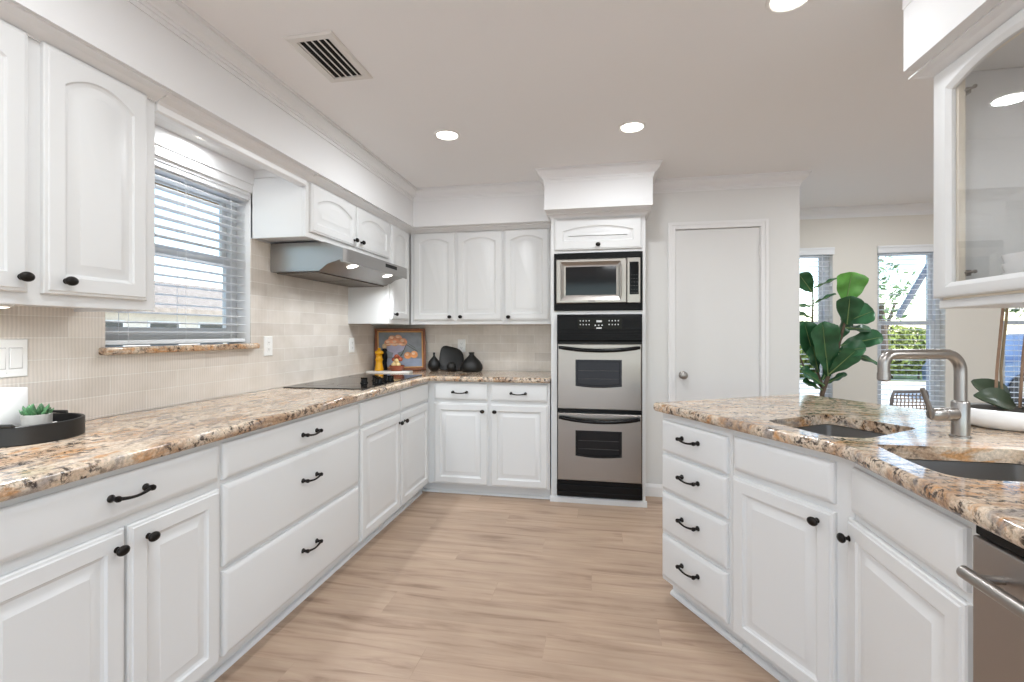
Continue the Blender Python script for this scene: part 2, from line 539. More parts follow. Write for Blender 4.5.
# ------------------------------------------------------------------ mesh helpers
class MB:
    def __init__(self):
        self.v, self.f, self.m = [], [], []

    def add(self, vs_, fs, mi=0, T=None):
        k = len(self.v)
        self.v += [tuple(T @ Vector(p)) if T is not None else tuple(p) for p in vs_]
        self.f += [tuple(i + k for i in f) for f in fs]
        self.m += [mi] * len(fs)
        return self

    def box(self, x0, x1, y0, y1, z0, z1, mi=0, T=None):
        if x0 > x1: x0, x1 = x1, x0
        if y0 > y1: y0, y1 = y1, y0
        if z0 > z1: z0, z1 = z1, z0
        v = [(x0, y0, z0), (x1, y0, z0), (x1, y1, z0), (x0, y1, z0), (x0, y0, z1), (x1, y0, z1), (x1, y1, z1), (x0, y1, z1)]
        f = [(0, 3, 2, 1), (4, 5, 6, 7), (0, 1, 5, 4), (1, 2, 6, 5), (2, 3, 7, 6), (3, 0, 4, 7)]
        return self.add(v, f, mi, T)

    def loft(self, loops, cap0=True, cap1=True, closed=False, mi=0, T=None):
        n = len(loops[0])
        v = [p for l in loops for p in l]
        f = []
        K = len(loops)
        for k in range(K if closed else K - 1):
            a, b = k * n, ((k + 1) % K) * n
            for i in range(n):
                j = (i + 1) % n
                f.append((a + i, a + j, b + j, b + i))
        if not closed:
            if cap0: f.append(tuple(range(n - 1, -1, -1)))
            if cap1: f.append(tuple((K - 1) * n + i for i in range(n)))
        return self.add(v, f, mi, T)

    def tube(self, pts, r, n=10, caps=True, mi=0, T=None):
        pts = [Vector(p) for p in pts]
        rs = r if isinstance(r, (list, tuple)) else [r] * len(pts)
        loops = []
        up = None
        for i, p in enumerate(pts):
            t = (pts[min(i + 1, len(pts) - 1)] - pts[max(i - 1, 0)]).normalized()
            if up is None:
                up = Vector((0, 0, 1)) if abs(t.z) < 0.9 else Vector((1, 0, 0))
            s = t.cross(up)
            if s.length < 1e-6:
                s = t.orthogonal()
            s.normalize()
            up = s.cross(t).normalized()
            loops.append([tuple(p + (s * math.cos(2 * math.pi * k / n) + up * math.sin(2 * math.pi * k / n)) * rs[i]) for k in range(n)])
        return self.loft(loops, caps, caps, mi=mi, T=T)

    def lathe(self, prof, c=(0, 0, 0), n=24, mi=0, T=None, sx=1.0, sy=1.0):
        loops = []
        for r, z in prof:
            r = max(r, 1e-4)
            loops.append([(c[0] + sx * r * math.cos(2 * math.pi * k / n), c[1] + sy * r * math.sin(2 * math.pi * k / n), c[2] + z) for k in range(n)])
        return self.loft(loops, True, True, mi=mi, T=T)

    def ball(self, c, rx, ry=None, rz=None, n=16, m=10, mi=0, T=None):
        ry = ry or rx
        rz = rz or rx
        loops = []
        for i in range(m + 1):
            a = -math.pi / 2 + math.pi * i / m
            q = max(math.cos(a), 0.01)
            loops.append([(c[0] + rx * q * math.cos(2 * math.pi * k / n), c[1] + ry * q * math.sin(2 * math.pi * k / n), c[2] + rz * math.sin(a)) for k in range(n)])
        return self.loft(loops, True, True, mi=mi, T=T)

    def prism(self, poly, z0, z1, mi=0, T=None):
        return self.loft([[(x, y, z0) for x, y in poly], [(x, y, z1) for x, y in poly]], mi=mi, T=T)

    def ext(self, poly, a0, a1, axis, mi=0, T=None):
        """extrude a closed outline; axis 'x': outline is (y,z); 'y': outline is (x,z)"""
        if axis == 'x':
            l = [[(a, p, q) for p, q in poly] for a in (a0, a1)]
        else:
            l = [[(p, a, q) for p, q in poly] for a in (a0, a1)]
        return self.loft(l, mi=mi, T=T)

    def build(self, name, m, parent=None, smooth=False, bevel=0.0, angle=35, seg=2):
        me = bpy.data.meshes.new(name)
        me.from_pydata(self.v, [], self.f)
        ms = m if isinstance(m, (list, tuple)) else [m]
        for x in ms:
            me.materials.append(x)
        if len(ms) > 1:
            me.polygons.foreach_set('material_index', self.m)
        import bmesh
        bm = bmesh.new()
        bm.from_mesh(me)
        bmesh.ops.recalc_face_normals(bm, faces=bm.faces)
        bm.to_mesh(me)
        bm.free()
        if smooth:
            me.polygons.foreach_set('use_smooth', [True] * len(me.polygons))
            me.set_sharp_from_angle(angle=R(angle))
        me.update()
        o = bpy.data.objects.new(name, me)
        COL.objects.link(o)
        if parent:
            o.parent = parent
        if bevel > 0:
            b = o.modifiers.new('bevel', 'BEVEL')
            b.width = bevel
            b.segments = seg
            b.limit_method = 'ANGLE'
            b.angle_limit = R(40)
        return o


def tag(o, label, cat, group=None):
    o['label'] = label
    o['category'] = cat
    if group:
        o['group'] = group
    return o


def thing(name, label, cat, loc=(0, 0, 0), rz=0.0, group=None):
    o = bpy.data.objects.new(name, None)
    o.empty_display_size = 0.1
    COL.objects.link(o)
    o.location = loc
    o.rotation_euler = (0, 0, rz)
    return tag(o, label, cat, group)


def struct(name, mb, m, parent=None, **kw):
    o = mb.build(name, m, parent, **kw)
    if parent is None:
        o['kind'] = 'structure'
    return o


def offset_poly(poly, d):
    n = len(poly)
    out = []
    for i in range(n):
        p0, p1, p2 = Vector(poly[i - 1]), Vector(poly[i]), Vector(poly[(i + 1) % n])
        a, b = (p1 - p0).normalized(), (p2 - p1).normalized()
        n1, n2 = Vector((-a.y, a.x)), Vector((-b.y, b.x))
        k = 1 + n1.dot(n2)
        out.append(tuple(p1 + (n1 + n2) * (d / max(k, 0.2))))
    return out


def round_poly(poly, rad, n=6):
    out = []
    N = len(poly)
    for i in range(N):
        r = rad[i] if isinstance(rad, (list, tuple)) else rad
        p0, p1, p2 = Vector(poly[i - 1]), Vector(poly[i]), Vector(poly[(i + 1) % N])
        a, b = (p0 - p1), (p2 - p1)
        r = min(r, a.length * 0.48, b.length * 0.48)
        if r <= 0:
            out.append(tuple(p1))
            continue
        q0, q2 = p1 + a.normalized() * r, p1 + b.normalized() * r
        for k in range(n + 1):
            t = k / n
            out.append(tuple(q0 * (1 - t) ** 2 + p1 * 2 * t * (1 - t) + q2 * t ** 2))
    return out


def slab(outer, holes, z0, z1, r=0.014):
    """stone top: rounded front edge all round, straight-sided cut-outs"""
    mb = MB()
    prof = [(r, z1), (r * 0.55, z1 - r * 0.1), (r * 0.2, z1 - r * 0.35), (0, z1 - r * 0.9), (0, z0 + r * 0.9), (r * 0.2, z0 + r * 0.35), (r * 0.6, z0)]
    loops = []
    for d, z in prof:
        loops.append([(x, y, z) for x, y in offset_poly(outer, d)])
    mb.loft(loops, False, False)
    for z, lp in ((z1, loops[0]), (z0, loops[-1])):
        polys = [[Vector((p[0], p[1], 0)) for p in lp]] + [[Vector((x, y, 0)) for x, y in h] for h in holes]
        flat = [p for q in polys for p in q]
        tris = tessellate_polygon(polys)
        mb.add([(p.x, p.y, z) for p in flat], [tuple(t) for t in tris])
    for h in holes:
        mb.loft([[(x, y, z1) for x, y in h], [(x, y, z0) for x, y in h]], False, False)
    return mb


def sweep(path, prof, closed=False):
    """prof: closed outline of (out, z); out is measured to the right-hand side of the path"""
    n = len(path)
    mb = MB()
    loops = []
    for i in range(n):
        p = Vector(path[i])
        a = (p - Vector(path[i - 1])).normalized() if (i > 0 or closed) else None
        b = (Vector(path[(i + 1) % n]) - p).normalized() if (i < n - 1 or closed) else None
        a = a or b
        b = b or a
        n1, n2 = Vector((a.y, -a.x)), Vector((b.y, -b.x))
        k = max(1 + n1.dot(n2), 0.2)
        mv = (n1 + n2) / k
        loops.append([(p.x + mv.x * o, p.y + mv.y * o, z) for o, z in prof])
    mb.loft(loops, closed=closed)
    return mb


# ------------------------------------------------------------------ cabinet parts (local frame: x along the front, -y outward, z up)
def loop_pts(x0, x1, z0, z1, d, y, arch=0.0, n=14):
    a0, a1, b0, b1 = x0 + d, x1 - d, z0 + d, z1 - d
    pts = [(a0, y, b0), (a1, y, b0)]
    for k in range(n + 1):
        t = k / n
        x = a1 + (a0 - a1) * t
        pts.append((x, y, b1 - arch * (2 * t - 1) ** 2))
    return pts


def panel_door(x0, x1, z0, z1, arch=0.0, th=0.02, y0=0.0, stile=0.052):
    mb = MB()
    P = lambda d, y, a=0.0: loop_pts(x0, x1, z0, z1, d, y0 + y, a)
    mb.loft([P(0, 0), P(0, -th + 0.009), P(0.003, -th + 0.005), P(0.009, -th + 0.0035), P(0.012, -th),
             P(stile, -th, arch), P(stile + 0.004, -th + 0.006, arch), P(stile + 0.012, -th + 0.010, arch),
             P(stile + 0.016, -th + 0.010, arch), P(stile + 0.042, -th + 0.0025, arch * 0.9), P(stile + 0.044, -th + 0.0015, arch * 0.9)])
    return mb


def slab_front(x0, x1, z0, z1, th=0.02, y0=0.0):
    mb = MB()
    P = lambda d, y: loop_pts(x0, x1, z0, z1, d, y0 + y, 0, 2)
    mb.loft([P(0, 0), P(0, -th + 0.011), P(0.003, -th + 0.006), P(0.008, -th + 0.0035), P(0.016, -th + 0.0006), P(0.02, -th)])
    return mb


def glass_frame(x0, x1, z0, z1, side, bot, top, arch, th=0.022, y0=0.0):
    mb = MB()
    def ring(d, y):
        return loop_pts(x0, x1, z0, z1, d, y0 + y)
    def inner(e, y):
        a0, a1, b0, b1 = x0 + side + e, x1 - side - e, z0 + bot + e, z1 - top - e
        pts = [(a0, y0 + y, b0), (a1, y0 + y, b0)]
        for k in range(15):
            t = k / 14
            pts.append((a1 + (a0 - a1) * t, y0 + y, b1 - arch * (2 * t - 1) ** 2))
        return pts
    mb.loft([ring(0, 0), ring(0, -th + 0.008), ring(0.004, -th + 0.003), ring(0.012, -th), inner(-0.014, -th), inner(-0.004, -th + 0.006), inner(0, -th + 0.010), inner(0, 0)], closed=True)
    return mb


def knob_mesh(x, z, y):
    mb = MB()
    T = Matrix.Translation((x, y, z)) @ Matrix.Rotation(R(90), 4, 'X')
    mb.lathe([(0.009, 0.0), (0.0085, 0.002), (0.0052, 0.004), (0.0048, 0.012), (0.007, 0.015)], n=14, T=T)
    mb.ball((x, y - 0.0215, z), 0.018, 0.0105, 0.0142, 18, 10)
    return mb


def pull_mesh(x, z, y, half=0.052):
    mb = MB()
    T0 = Matrix.Rotation(R(90), 4, 'X')
    for s in (-1, 1):
        T = Matrix.Translation((x + s * half, y, z)) @ T0
        mb.lathe([(0.0105, 0.0), (0.011, 0.003), (0.0075, 0.007), (0.006, 0.013), (0.0075, 0.020), (0.0092, 0.025), (0.0075, 0.031), (0.002, 0.033)], n=14, T=T)
    pts, rs = [], []
    for k in range(13):
        t = k / 12.0
        c = math.sin(math.pi * t)
        pts.append((x + (2 * t - 1) * half, y - 0.024 - 0.005 * c, z - 0.007 * c))
        rs.append(0.0058 - 0.0018 * c)
    mb.tube(pts, rs, 10)
    return mb


def add_knob(door, x, z, y=-0.02):
    return knob_mesh(x, z, y).build('knob', M['bronze'], door, smooth=True)


def add_pull(d, x, z, y=-0.02, half=0.052):
    return pull_mesh(x, z, y, half).build('pull', M['bronze'], d, smooth=True)


def base_body(root, x0, x1, depth, z1=0.888, toe=0.06, toe_z=0.085, left=True, right=True, tx=0.0):
    mb = MB()
    mb.box(x0, x1, 0, 0.02, toe_z, z1)
    if left: mb.box(x0, x0 + 0.018, 0.02, depth, toe_z, z1)
    if right: mb.box(x1 - 0.018, x1, 0.02, depth, toe_z, z1)
    mb.box(x0 + (0.018 if left else 0), x1 - (0.018 if right else 0), 0.02, depth, toe_z, toe_z + 0.018)
    b = mb.build('body', M['cab'], root, bevel=0.0015)
    k = MB()
    k.box(x0 - tx, x1, toe, toe + 0.016, 0.0, toe_z)
    k.ext([(toe, 0.0), (toe, 0.02), (toe - 0.008, 0.017), (toe - 0.015, 0.010), (toe - 0.018, 0.0)], x0 - tx, x1, 'x')
    k.build('toe_kick', M['cab'], root)
    return b


def upper_body(root, x0, x1, z0, z1, depth):
    mb = MB()
    mb.box(x0, x1, 0, 0.02, z0, z1)
    mb.box(x0, x0 + 0.018, 0.02, depth, z0, z1)
    mb.box(x1 - 0.018, x1, 0.02, depth, z0, z1)
    mb.box(x0 + 0.018, x1 - 0.018, 0.02, depth, z0 + 0.012, z0 + 0.03)
    mb.box(x0 + 0.018, x1 - 0.018, 0.02, depth, z1 - 0.018, z1)
    mb.box(x0 + 0.018, x1 - 0.018, depth - 0.008, depth, z0 + 0.03, z1 - 0.018)
    return mb.build('body', M['cab'], root, bevel=0.002)


# ------------------------------------------------------------------ room shell
H = 2.44
XW, YB = -1.95, 4.11          # window wall, oven wall (inner faces)
YP, XP = 3.79, 1.444          # pantry wall face and its corner
YD, XR, YR = 4.92, 5.6, -3.2  # dining windows wall, far side wall, rear wall

mb = MB()
mb.box(XW - 0.15, XR + 0.15, YR - 0.15, YD + 0.15, -0.1, 0.0)
struct('floor', mb, M['floor'])
mb = MB()
mb.box(XW - 0.15, XR + 0.15, YR - 0.15, YD + 0.15, H, H + 0.12)
struct('ceiling', mb, M['ceil'])

WY0, WY1, WZ0, WZ1 = 1.547, 2.345, 1.205, 2.06
mb = MB()
mb.box(XW - 0.15, XW, YR - 0.15, WY0, 0, H)
mb.box(XW - 0.15, XW, WY1, YD + 0.15, 0, H)
mb.box(XW - 0.15, XW, WY0, WY1, 0, WZ0)
mb.box(XW - 0.15, XW, WY0, WY1, WZ1, H)
struct('wall_left', mb, M['wall'])
mb = MB()
mb.box(XW, 0.34, YB, YB + 0.12, 0, H)
struct('wall_back', mb, M['wall'])
DX0, DX1, DZ1 = 0.569, 1.180, 2.061
mb = MB()
mb.box(0.335, DX0, YP, YP + 0.12, 0, H)
mb.box(DX1, XP, YP, YP + 0.12, 0, H)
mb.box(DX0, DX1, YP, YP + 0.12, DZ1, H)
mb.box(XP - 0.12, XP, YP + 0.12, YD, 0, H)
mb.box(0.34, 0.46, YP + 0.12, YD, 0, H)
struct('wall_pantry', mb, M['wallpantry'])
# dining wall with three window openings
DW = [(1.50, 2.16), (2.535, 3.085), (3.53, 4.15)]
DWZ0, DWZ1 = 0.45, 2.07
mb = MB()
xs = [XP - 0.12] + [v for w in DW for v in w] + [XR]
for k in range(0, len(xs), 2):
    mb.box(xs[k], xs[k + 1], YD, YD + 0.15, 0, H)
for a, b in DW:
    mb.box(a, b, YD, YD + 0.15, 0, DWZ0)
    mb.box(a, b, YD, YD + 0.15, DWZ1, H)
struct('wall_dining', mb, M['walldining'])
mb = MB()
mb.box(XR, XR + 0.15, YR - 0.15, YD + 0.15, 0, H)
struct('wall_right', mb, M['walldining'])
mb = MB()                     # rear wall, unseen; wide opening without glass added to let in sky light
RX0, RX1 = -1.8, 5.0
mb.box(XW, RX0, YR - 0.15, YR, 0, H)
mb.box(RX1, XR, YR - 0.15, YR, 0, H)
mb.box(RX0, RX1, YR - 0.15, YR, 2.32, H)
mb.box(RX0, RX1, YR - 0.15, YR, 0, 0.10)
struct('wall_rear', mb, M['wall'])

# soffits
SX, SB, SZ = -1.515, 3.66, 2.14
mb = MB()
mb.box(SX - 0.02, SX, YR, SB + 0.02, SZ, H)
mb.box(XW, SX - 0.02, YR, 1.45, SZ, SZ + 0.02)
mb.box(-1.62, SX - 0.02, 1.45, 2.345, SZ, SZ + 0.02)
mb.box(XW, -1.62, 1.45, 2.345, 2.185, 2.205)
mb.box(-1.64, -1.62, 1.45, 2.345, SZ, 2.185)
mb.box(XW, SX - 0.02, 2.345, YB, SZ, SZ + 0.02)
mb.box(SX, -0.395, SB, SB + 0.02, SZ, H)
mb.box(SX - 0.02, -0.395, SB + 0.02, YB, SZ, SZ + 0.02)
mb.box(XW, -1.62, 2.345, 2.365, SZ + 0.02, 2.205)
mb.box(XW, -1.62, 1.43, 1.45, SZ + 0.02, 2.205)
struct('wall_soffit_left', mb, M['wall'])
TX0, TX1, TY = -0.395, 0.36, 3.38
mb = MB()
mb.box(TX0, TX1, TY, YP if False else YB, 2.155, H)
struct('wall_soffit_back', mb, M['wall'])
mb = MB()
mb.box(1.0, 1.52, -1.2, 1.79, SZ, H)
struct('wall_soffit_right', mb, M['wall'])

# crown mouldings
def crown_prof(w=0.058, h=0.092, z=H):
    return [(-0.002, z), (w, z), (w, z - 0.012), (w * 0.84, z - 0.013), (w * 0.84, z - 0.020), (w * 0.80, z - h * 0.30), (w * 0.62, z - h * 0.47), (w * 0.38, z - h * 0.60), (w * 0.34, z - h * 0.66), (w * 0.22, z - h * 0.67), (w * 0.22, z - h * 0.80), (w * 0.10, z - h * 0.81), (w * 0.10, z - h), (-0.002, z - h)]

struct('trim_1', sweep([(SX, YR), (SX, SB), (TX0, SB), (TX0, TY), (TX1, TY), (TX1, YP), (XP, YP), (XP, YD), (XR, YD)], crown_prof()), M['trim'])
struct('trim_2', sweep([(1.0 + 0.52, -1.2), (1.52, 1.79), (1.0, 1.79), (1.0, -1.2)][::-1][::-1], [(-o, z) for o, z in crown_prof()]), M['trim'])

# cove mouldings between cabinets and soffits
def cove_prof(w, z1, h):
    return [(-0.001, z1), (w, z1), (w, z1 - 0.006), (w * 0.55, z1 - h * 0.35), (w * 0.25, z1 - h * 0.7), (0.006, z1 - h * 0.86), (0.006, z1 - h), (-0.001, z1 - h)]

UX, UY = -1.60, 3.80
struct('trim_3', sweep([(UX, 0.30), (UX, 1.45), (XW + 0.12, 1.45)][:2], cove_prof(0.07, SZ, 0.032)), M['trim'])
struct('trim_4', sweep([(UX, 2.345), (UX, UY), (-0.365, UY)], cove_prof(0.07, SZ, 0.032)), M['trim'])
struct('trim_5', sweep([(-1.605, 1.452), (-1.605, 2.343)], [(-0.03, SZ), (0.06, SZ), (0.05, SZ - 0.012), (0.02, SZ - 0.024), (0.012, SZ - 0.034), (0.012, SZ - 0.058), (0.004, SZ - 0.064), (-0.03, SZ - 0.064)]), M['trim'])
struct('trim_6', sweep([(-0.362, YB - 0.01), (-0.362, 3.535), (0.325, 3.535), (0.325, YP)], [(o, z) for o, z in cove_prof(0.035, 2.155, 0.03)]), M['trim'])
struct('trim_7', sweep([(1.10, 0.2), (1.10, 1.775), (1.42, 1.775)], [(-o, z) for o, z in cove_prof(0.06, SZ, 0.032)]), M['trim'])

# baseboards
bprof = [(-0.001, 0.0), (0.016, 0.0), (0.016, 0.07), (0.011, 0.082), (0.005, 0.092), (-0.001, 0.095)]
struct('baseboard_pantry', sweep([(0.345, YP), (0.516, YP)], bprof), M['trim'])
struct('baseboard_corner', sweep([(1.236, YP), (XP, YP), (XP, YD), (XR, YD)], bprof), M['trim'])

# backsplash
mb = MB()
t = 0.007
mb.box(XW, XW + t, 0.1, WY0, 0.93, 1.36)
mb.box(XW, XW + t, WY0, WY1, 0.93, 1.178)
mb.box(XW, XW + t, WY1, 3.389, 0.93, 1.80)
mb.box(XW, XW + t, 3.389, YB, 0.93, 1.36)
struct('wall_backsplash_left', mb, M['tileL'])
mb = MB()
mb.box(XW + t, -0.365, YB - t, YB, 0.93, 1.36)
struct('wall_backsplash_back', mb, M['tileB'])

# ------------------------------------------------------------------ pantry door
d1 = MB()
d1.box(DX0 + 0.003, DX1 - 0.003, YP + 0.012, YP + 0.047, 0.008, DZ1 - 0.003)
door = struct('door_1', d1, M['door'], bevel=0.002)
mb = MB()
cp = [(-0.0005, 0), (0.055, 0), (0.055, 0.012), (0.046, 0.017), (0.030, 0.013), (0.012, 0.011), (0.004, 0.008), (-0.0005, 0.006)]
def casing(x0, x1, z1, yw, w=0.052, t=0.016):
    m_ = MB()
    for (a0, a1, b0, b1) in ((x0 - w, x0, 0, z1 + w), (x1, x1 + w, 0, z1 + w), (x0, x1, z1, z1 + w)):
        m_.box(a0, a1, yw - t * 0.6, yw, b0, b1)
    o_ = w * 0.55
    for (a0, a1, b0, b1) in ((x0 - w, x0 - w + w * 0.42, 0, z1 + w), (x1 + w - w * 0.42, x1 + w, 0, z1 + w), (x0 - w + w * 0.42, x1 + w - w * 0.42, z1 + o_, z1 + w)):
        m_.box(a0, a1, yw - t, yw - t * 0.6, b0, b1)
    m_.box(x0 - 0.0, x0 + 0.003, yw, yw + 0.1, 0, z1)
    m_.box(x1 - 0.003, x1, yw, yw + 0.1, 0, z1)
    return m_
casing(DX0, DX1, DZ1, YP).build('casing', M['trim'], door, bevel=0.003)
mb = MB()
T = Matrix.Translation((0.628, YP + 0.012, 0.942)) @ Matrix.Rotation(R(90), 4, 'X')
mb.lathe([(0.031, 0.0), (0.031, 0.004), (0.026, 0.008), (0.011, 0.012), (0.010, 0.03), (0.018, 0.036), (0.027, 0.045), (0.029, 0.055), (0.025, 0.064), (0.012, 0.069), (0.001, 0.07)], n=24, T=T)
mb.build('knob', M['nickel'], door, smooth=True)
for z in (1.87, 1.07, 0.25):
    mb = MB()
    mb.tube([(DX1 - 0.003, YP + 0.004, z - 0.045), (DX1 - 0.003, YP + 0.004, z + 0.045)], 0.006, 10)
    mb.ball((DX1 - 0.003, YP + 0.004, z + 0.047), 0.006, n=10, m=6)
    mb.build('hinge', M['trim'], door, smooth=True)

# ------------------------------------------------------------------ windows
def window_unit(name, horiz, a0, a1, z0, z1, w_in, w_out, meet):
    """horiz 'y': opening runs along y in a wall of constant x; 'x': along x. w_in/w_out: inner and outer face of the frame"""
    def bx(m_, u0, u1, d0, d1, c0, c1):
        if horiz == 'y': m_.box(d0, d1, u0, u1, c0, c1)
        else: m_.box(u0, u1, d0, d1, c0, c1)
    fr = MB()
    fw = 0.04
    bx(fr, a0, a0 + fw, w_in, w_out, z0, z1)
    bx(fr, a1 - fw, a1, w_in, w_out, z0, z1)
    bx(fr, a0 + fw, a1 - fw, w_in, w_out, z0, z0 + 0.045)
    bx(fr, a0 + fw, a1 - fw, w_in, w_out, z1 - fw, z1)
    o = struct(name, fr, M['vinyl'], bevel=0.003)
    mid = (w_in + w_out) / 2
    for nm, lo, hi, q in (('lower_sash', z0 + 0.045, meet + 0.018, (w_in * 0.75 + w_out * 0.25)), ('upper_sash', meet - 0.018, z1 - fw, (w_in * 0.3 + w_out * 0.7))):
        s = MB()
        e = 0.010 if w_out > w_in else -0.010
        bx(s, a0 + fw, a0 + fw + 0.032, q - e, q + e, lo, hi)
        bx(s, a1 - fw - 0.032, a1 - fw, q - e, q + e, lo, hi)
        bx(s, a0 + fw + 0.032, a1 - fw - 0.032, q - e, q + e, lo, lo + 0.036)
        bx(s, a0 + fw + 0.032, a1 - fw - 0.032, q - e, q + e, hi - 0.036, hi)
        so = s.build(nm, M['vinyl'], o, bevel=0.002)
        g = MB()
        bx(g, a0 + fw + 0.032, a1 - fw - 0.032, q - 0.002, q + 0.002, lo + 0.036, hi - 0.036)
        g.build('glass_pane', M['glass'], so)
    return o


def blind(label, horiz, a0, a1, z0, z1, c, sgn, tilt=0.0, pitch=0.0445, slat=0.048, valance=0.062):
    """horizontal slat blind; c = slat centre line across the wall, sgn = +1 if the room is on the + side"""
    b = thing('window_blind', label, 'window blind', ((c, (a0 + a1) / 2, z0) if horiz == 'y' else ((a0 + a1) / 2, c, z0)), R(90) if horiz == 'y' else 0.0)
    L = (a1 - a0)
    out = -1.0 if (horiz == 'x' and sgn < 0) or (horiz == 'y' and sgn > 0) else 1.0   # local y towards the room
    hgt = z1 - z0
    m_ = MB()
    m_.box(-L / 2, L / 2, -0.028, 0.026, hgt - 0.045, hgt)
    m_.build('headrail', M['slat'], b, bevel=0.002)
    m_ = MB()
    m_.box(-L / 2 - 0.012, L / 2 + 0.012, out * 0.032, out * 0.044, hgt - valance, hgt + 0.004)
    m_.box(-L / 2 - 0.012, L / 2 + 0.012, out * 0.044, out * 0.05, hgt - 0.016, hgt + 0.004)
    m_.build('valance', M['slat'], b, bevel=0.002)
    m_ = MB()
    z = hgt - 0.075
    prof = []
    while z > 0.045:
        pr = []
        for k in range(5):
            q = -1 + 2 * k / 4
            pr.append((q * slat / 2, 0.0025 * (1 - q * q) + 0.0014))
        for k in range(4, -1, -1):
            q = -1 + 2 * k / 4
            pr.append((q * slat / 2, 0.0025 * (1 - q * q) - 0.0014))
        ca, sa = math.cos(tilt), math.sin(tilt)
        m_.ext([(y * ca - zz * sa, y * sa + zz * ca + z) for y, zz in pr], -L / 2 + 0.004, L / 2 - 0.004, 'x')
        z -= pitch
    m_.build('slats', M['slat'], b)
    m_ = MB()
    m_.box(-L / 2 + 0.004, L / 2 - 0.004, -slat / 2, slat / 2, 0.004, 0.022)
    m_.build('bottom_rail', M['slat'], b, bevel=0.003)
    m_ = MB()
    for q in (-0.36, 0.0, 0.36) if L > 0.7 else (-0.32, 0.32):
        for y in (-slat / 2 - 0.001, slat / 2 + 0.001):
            m_.tube([(q * L, y, 0.01), (q * L, y, hgt - 0.04)], 0.0012, 5)
    m_.build('ladder_cord', M['slat'], b)
    if horiz == 'y':
        return b
    m_ = MB()
    m_.tube([(L / 2 - 0.09, out * 0.034, hgt - 0.06), (L / 2 - 0.09, out * 0.036, hgt - 0.45)], 0.0035, 8)
    m_.build('tilt_wand', M['slat'], b, smooth=True)
    return b


w1 = window_unit('window_1', 'y', WY0, WY1, WZ0 + 0.005, WZ1, XW - 0.085, XW - 0.145, 1.66)
mb = MB()
mb.box(XW, XW + 0.018, WY0 - 0.06, WY1 + 0.032, WZ1 - 0.005, 2.185)
mb.box(XW + 0.018, XW + 0.026, WY0 - 0.06, WY1 + 0.032, 2.10, 2.185)
mb.box(XW, XW + 0.018, WY1, WY1 + 0.032, 1.80, WZ1 - 0.005)
mb.build('casing', M['trim'], w1, bevel=0.003)
blind('white slatted blind in the window above the long counter', 'y', WY0 + 0.006, WY1 - 0.006, 1.212, WZ1 - 0.006, XW - 0.045, 1, tilt=R(-4), valance=0.040)
for i, (a, b) in enumerate(DW):
    window_unit('window_%d' % (i + 2), 'x', a, b, DWZ0, DWZ1, YD + 0.07, YD + 0.145, 1.36)
    sill = MB()
blind('white slatted blind partly hidden by the fiddle leaf fig', 'x', DW[0][0] + 0.005, DW[0][1] - 0.005, DWZ0 + 0.005, DWZ1 - 0.004, YD + 0.02, -1, pitch=0.0465)
blind('white slatted blind behind the faucet spout', 'x', DW[1][0] + 0.005, DW[1][1] - 0.005, DWZ0 + 0.005, DWZ1 - 0.004, YD + 0.02, -1, pitch=0.0465)
blind('white slatted blind behind the orchid stems', 'x', DW[2][0] + 0.005, DW[2][1] - 0.005, DWZ0 + 0.005, DWZ1 - 0.004, YD + 0.02, -1, pitch=0.0465)

sl = slab(round_poly([(-1.95, 1.521), (-1.905, 1.521), (-1.905, 2.377), (-1.95, 2.377)], [0, 0.015, 0.015, 0]), [], 1.178, 1.208, 0.010).build('window_sill', M['granL'], smooth=True, angle=50)
tag(sl, 'speckled granite sill under the window above the long counter', 'window sill')

# ------------------------------------------------------------------ base cabinets, window wall (front faces +x)
CZ0, CZ1 = 0.890, 0.930
FX = -1.335
dep = FX - XW - 0.004


def left_base(y0, label):
    return thing('base_cabinet', label, 'cabinet', (FX, y0, 0), R(90))


# unit A: wide drawer over two doors
c = left_base(0.70, 'white base cabinet with one wide drawer over two doors, nearest the succulent tray')
base_body(c, 0, 0.75, dep)
d = slab_front(0.02, 0.738, 0.745, 0.868).build('drawer', M['cab'], c, smooth=True, angle=25)
add_pull(d, 0.411, 0.812, half=0.050)
d = panel_door(0.03, 0.405, 0.10, 0.715).build('door', M['cab'], c, smooth=True, angle=25)
add_knob(d, 0.378, 0.664)
d = panel_door(0.414, 0.742, 0.10, 0.715).build('door', M['cab'], c, smooth=True, angle=25)
add_knob(d, 0.47, 0.664)
# unit B: three wide drawers
c = left_base(1.45, 'white base cabinet with three wide drawers below the window')
base_body(c, 0, 0.977, dep)
for z0, z1, pz in ((0.740, 0.870, 0.806), (0.430, 0.722, 0.60), (0.108, 0.412, 0.285)):
    d = slab_front(0.010, 0.965, z0, z1).build('drawer', M['cab'], c, smooth=True, angle=25)
    add_pull(d, 0.508, pz, half=0.052)
# unit C: cooktop base
c = left_base(2.427, 'white base cabinet with two doors and false fronts below the cooktop')
base_body(c, 0, 1.09, dep)
mb = MB()
mb.box(1.09, 1.15, 0.06, 0.076, 0.0, 0.085)
mb.build('toe_return', M['cab'], c)
for x0, x1, kx in ((0.014, 0.540, 0.515), (0.552, 1.066, 0.60)):
    slab_front(x0, x1, 0.742, 0.872).build('false_front', M['cab'], c, smooth=True, angle=25)
    d = panel_door(x0, x1, 0.092, 0.724).build('door', M['cab'], c, smooth=True, angle=25)
    add_knob(d, kx, 0.665)

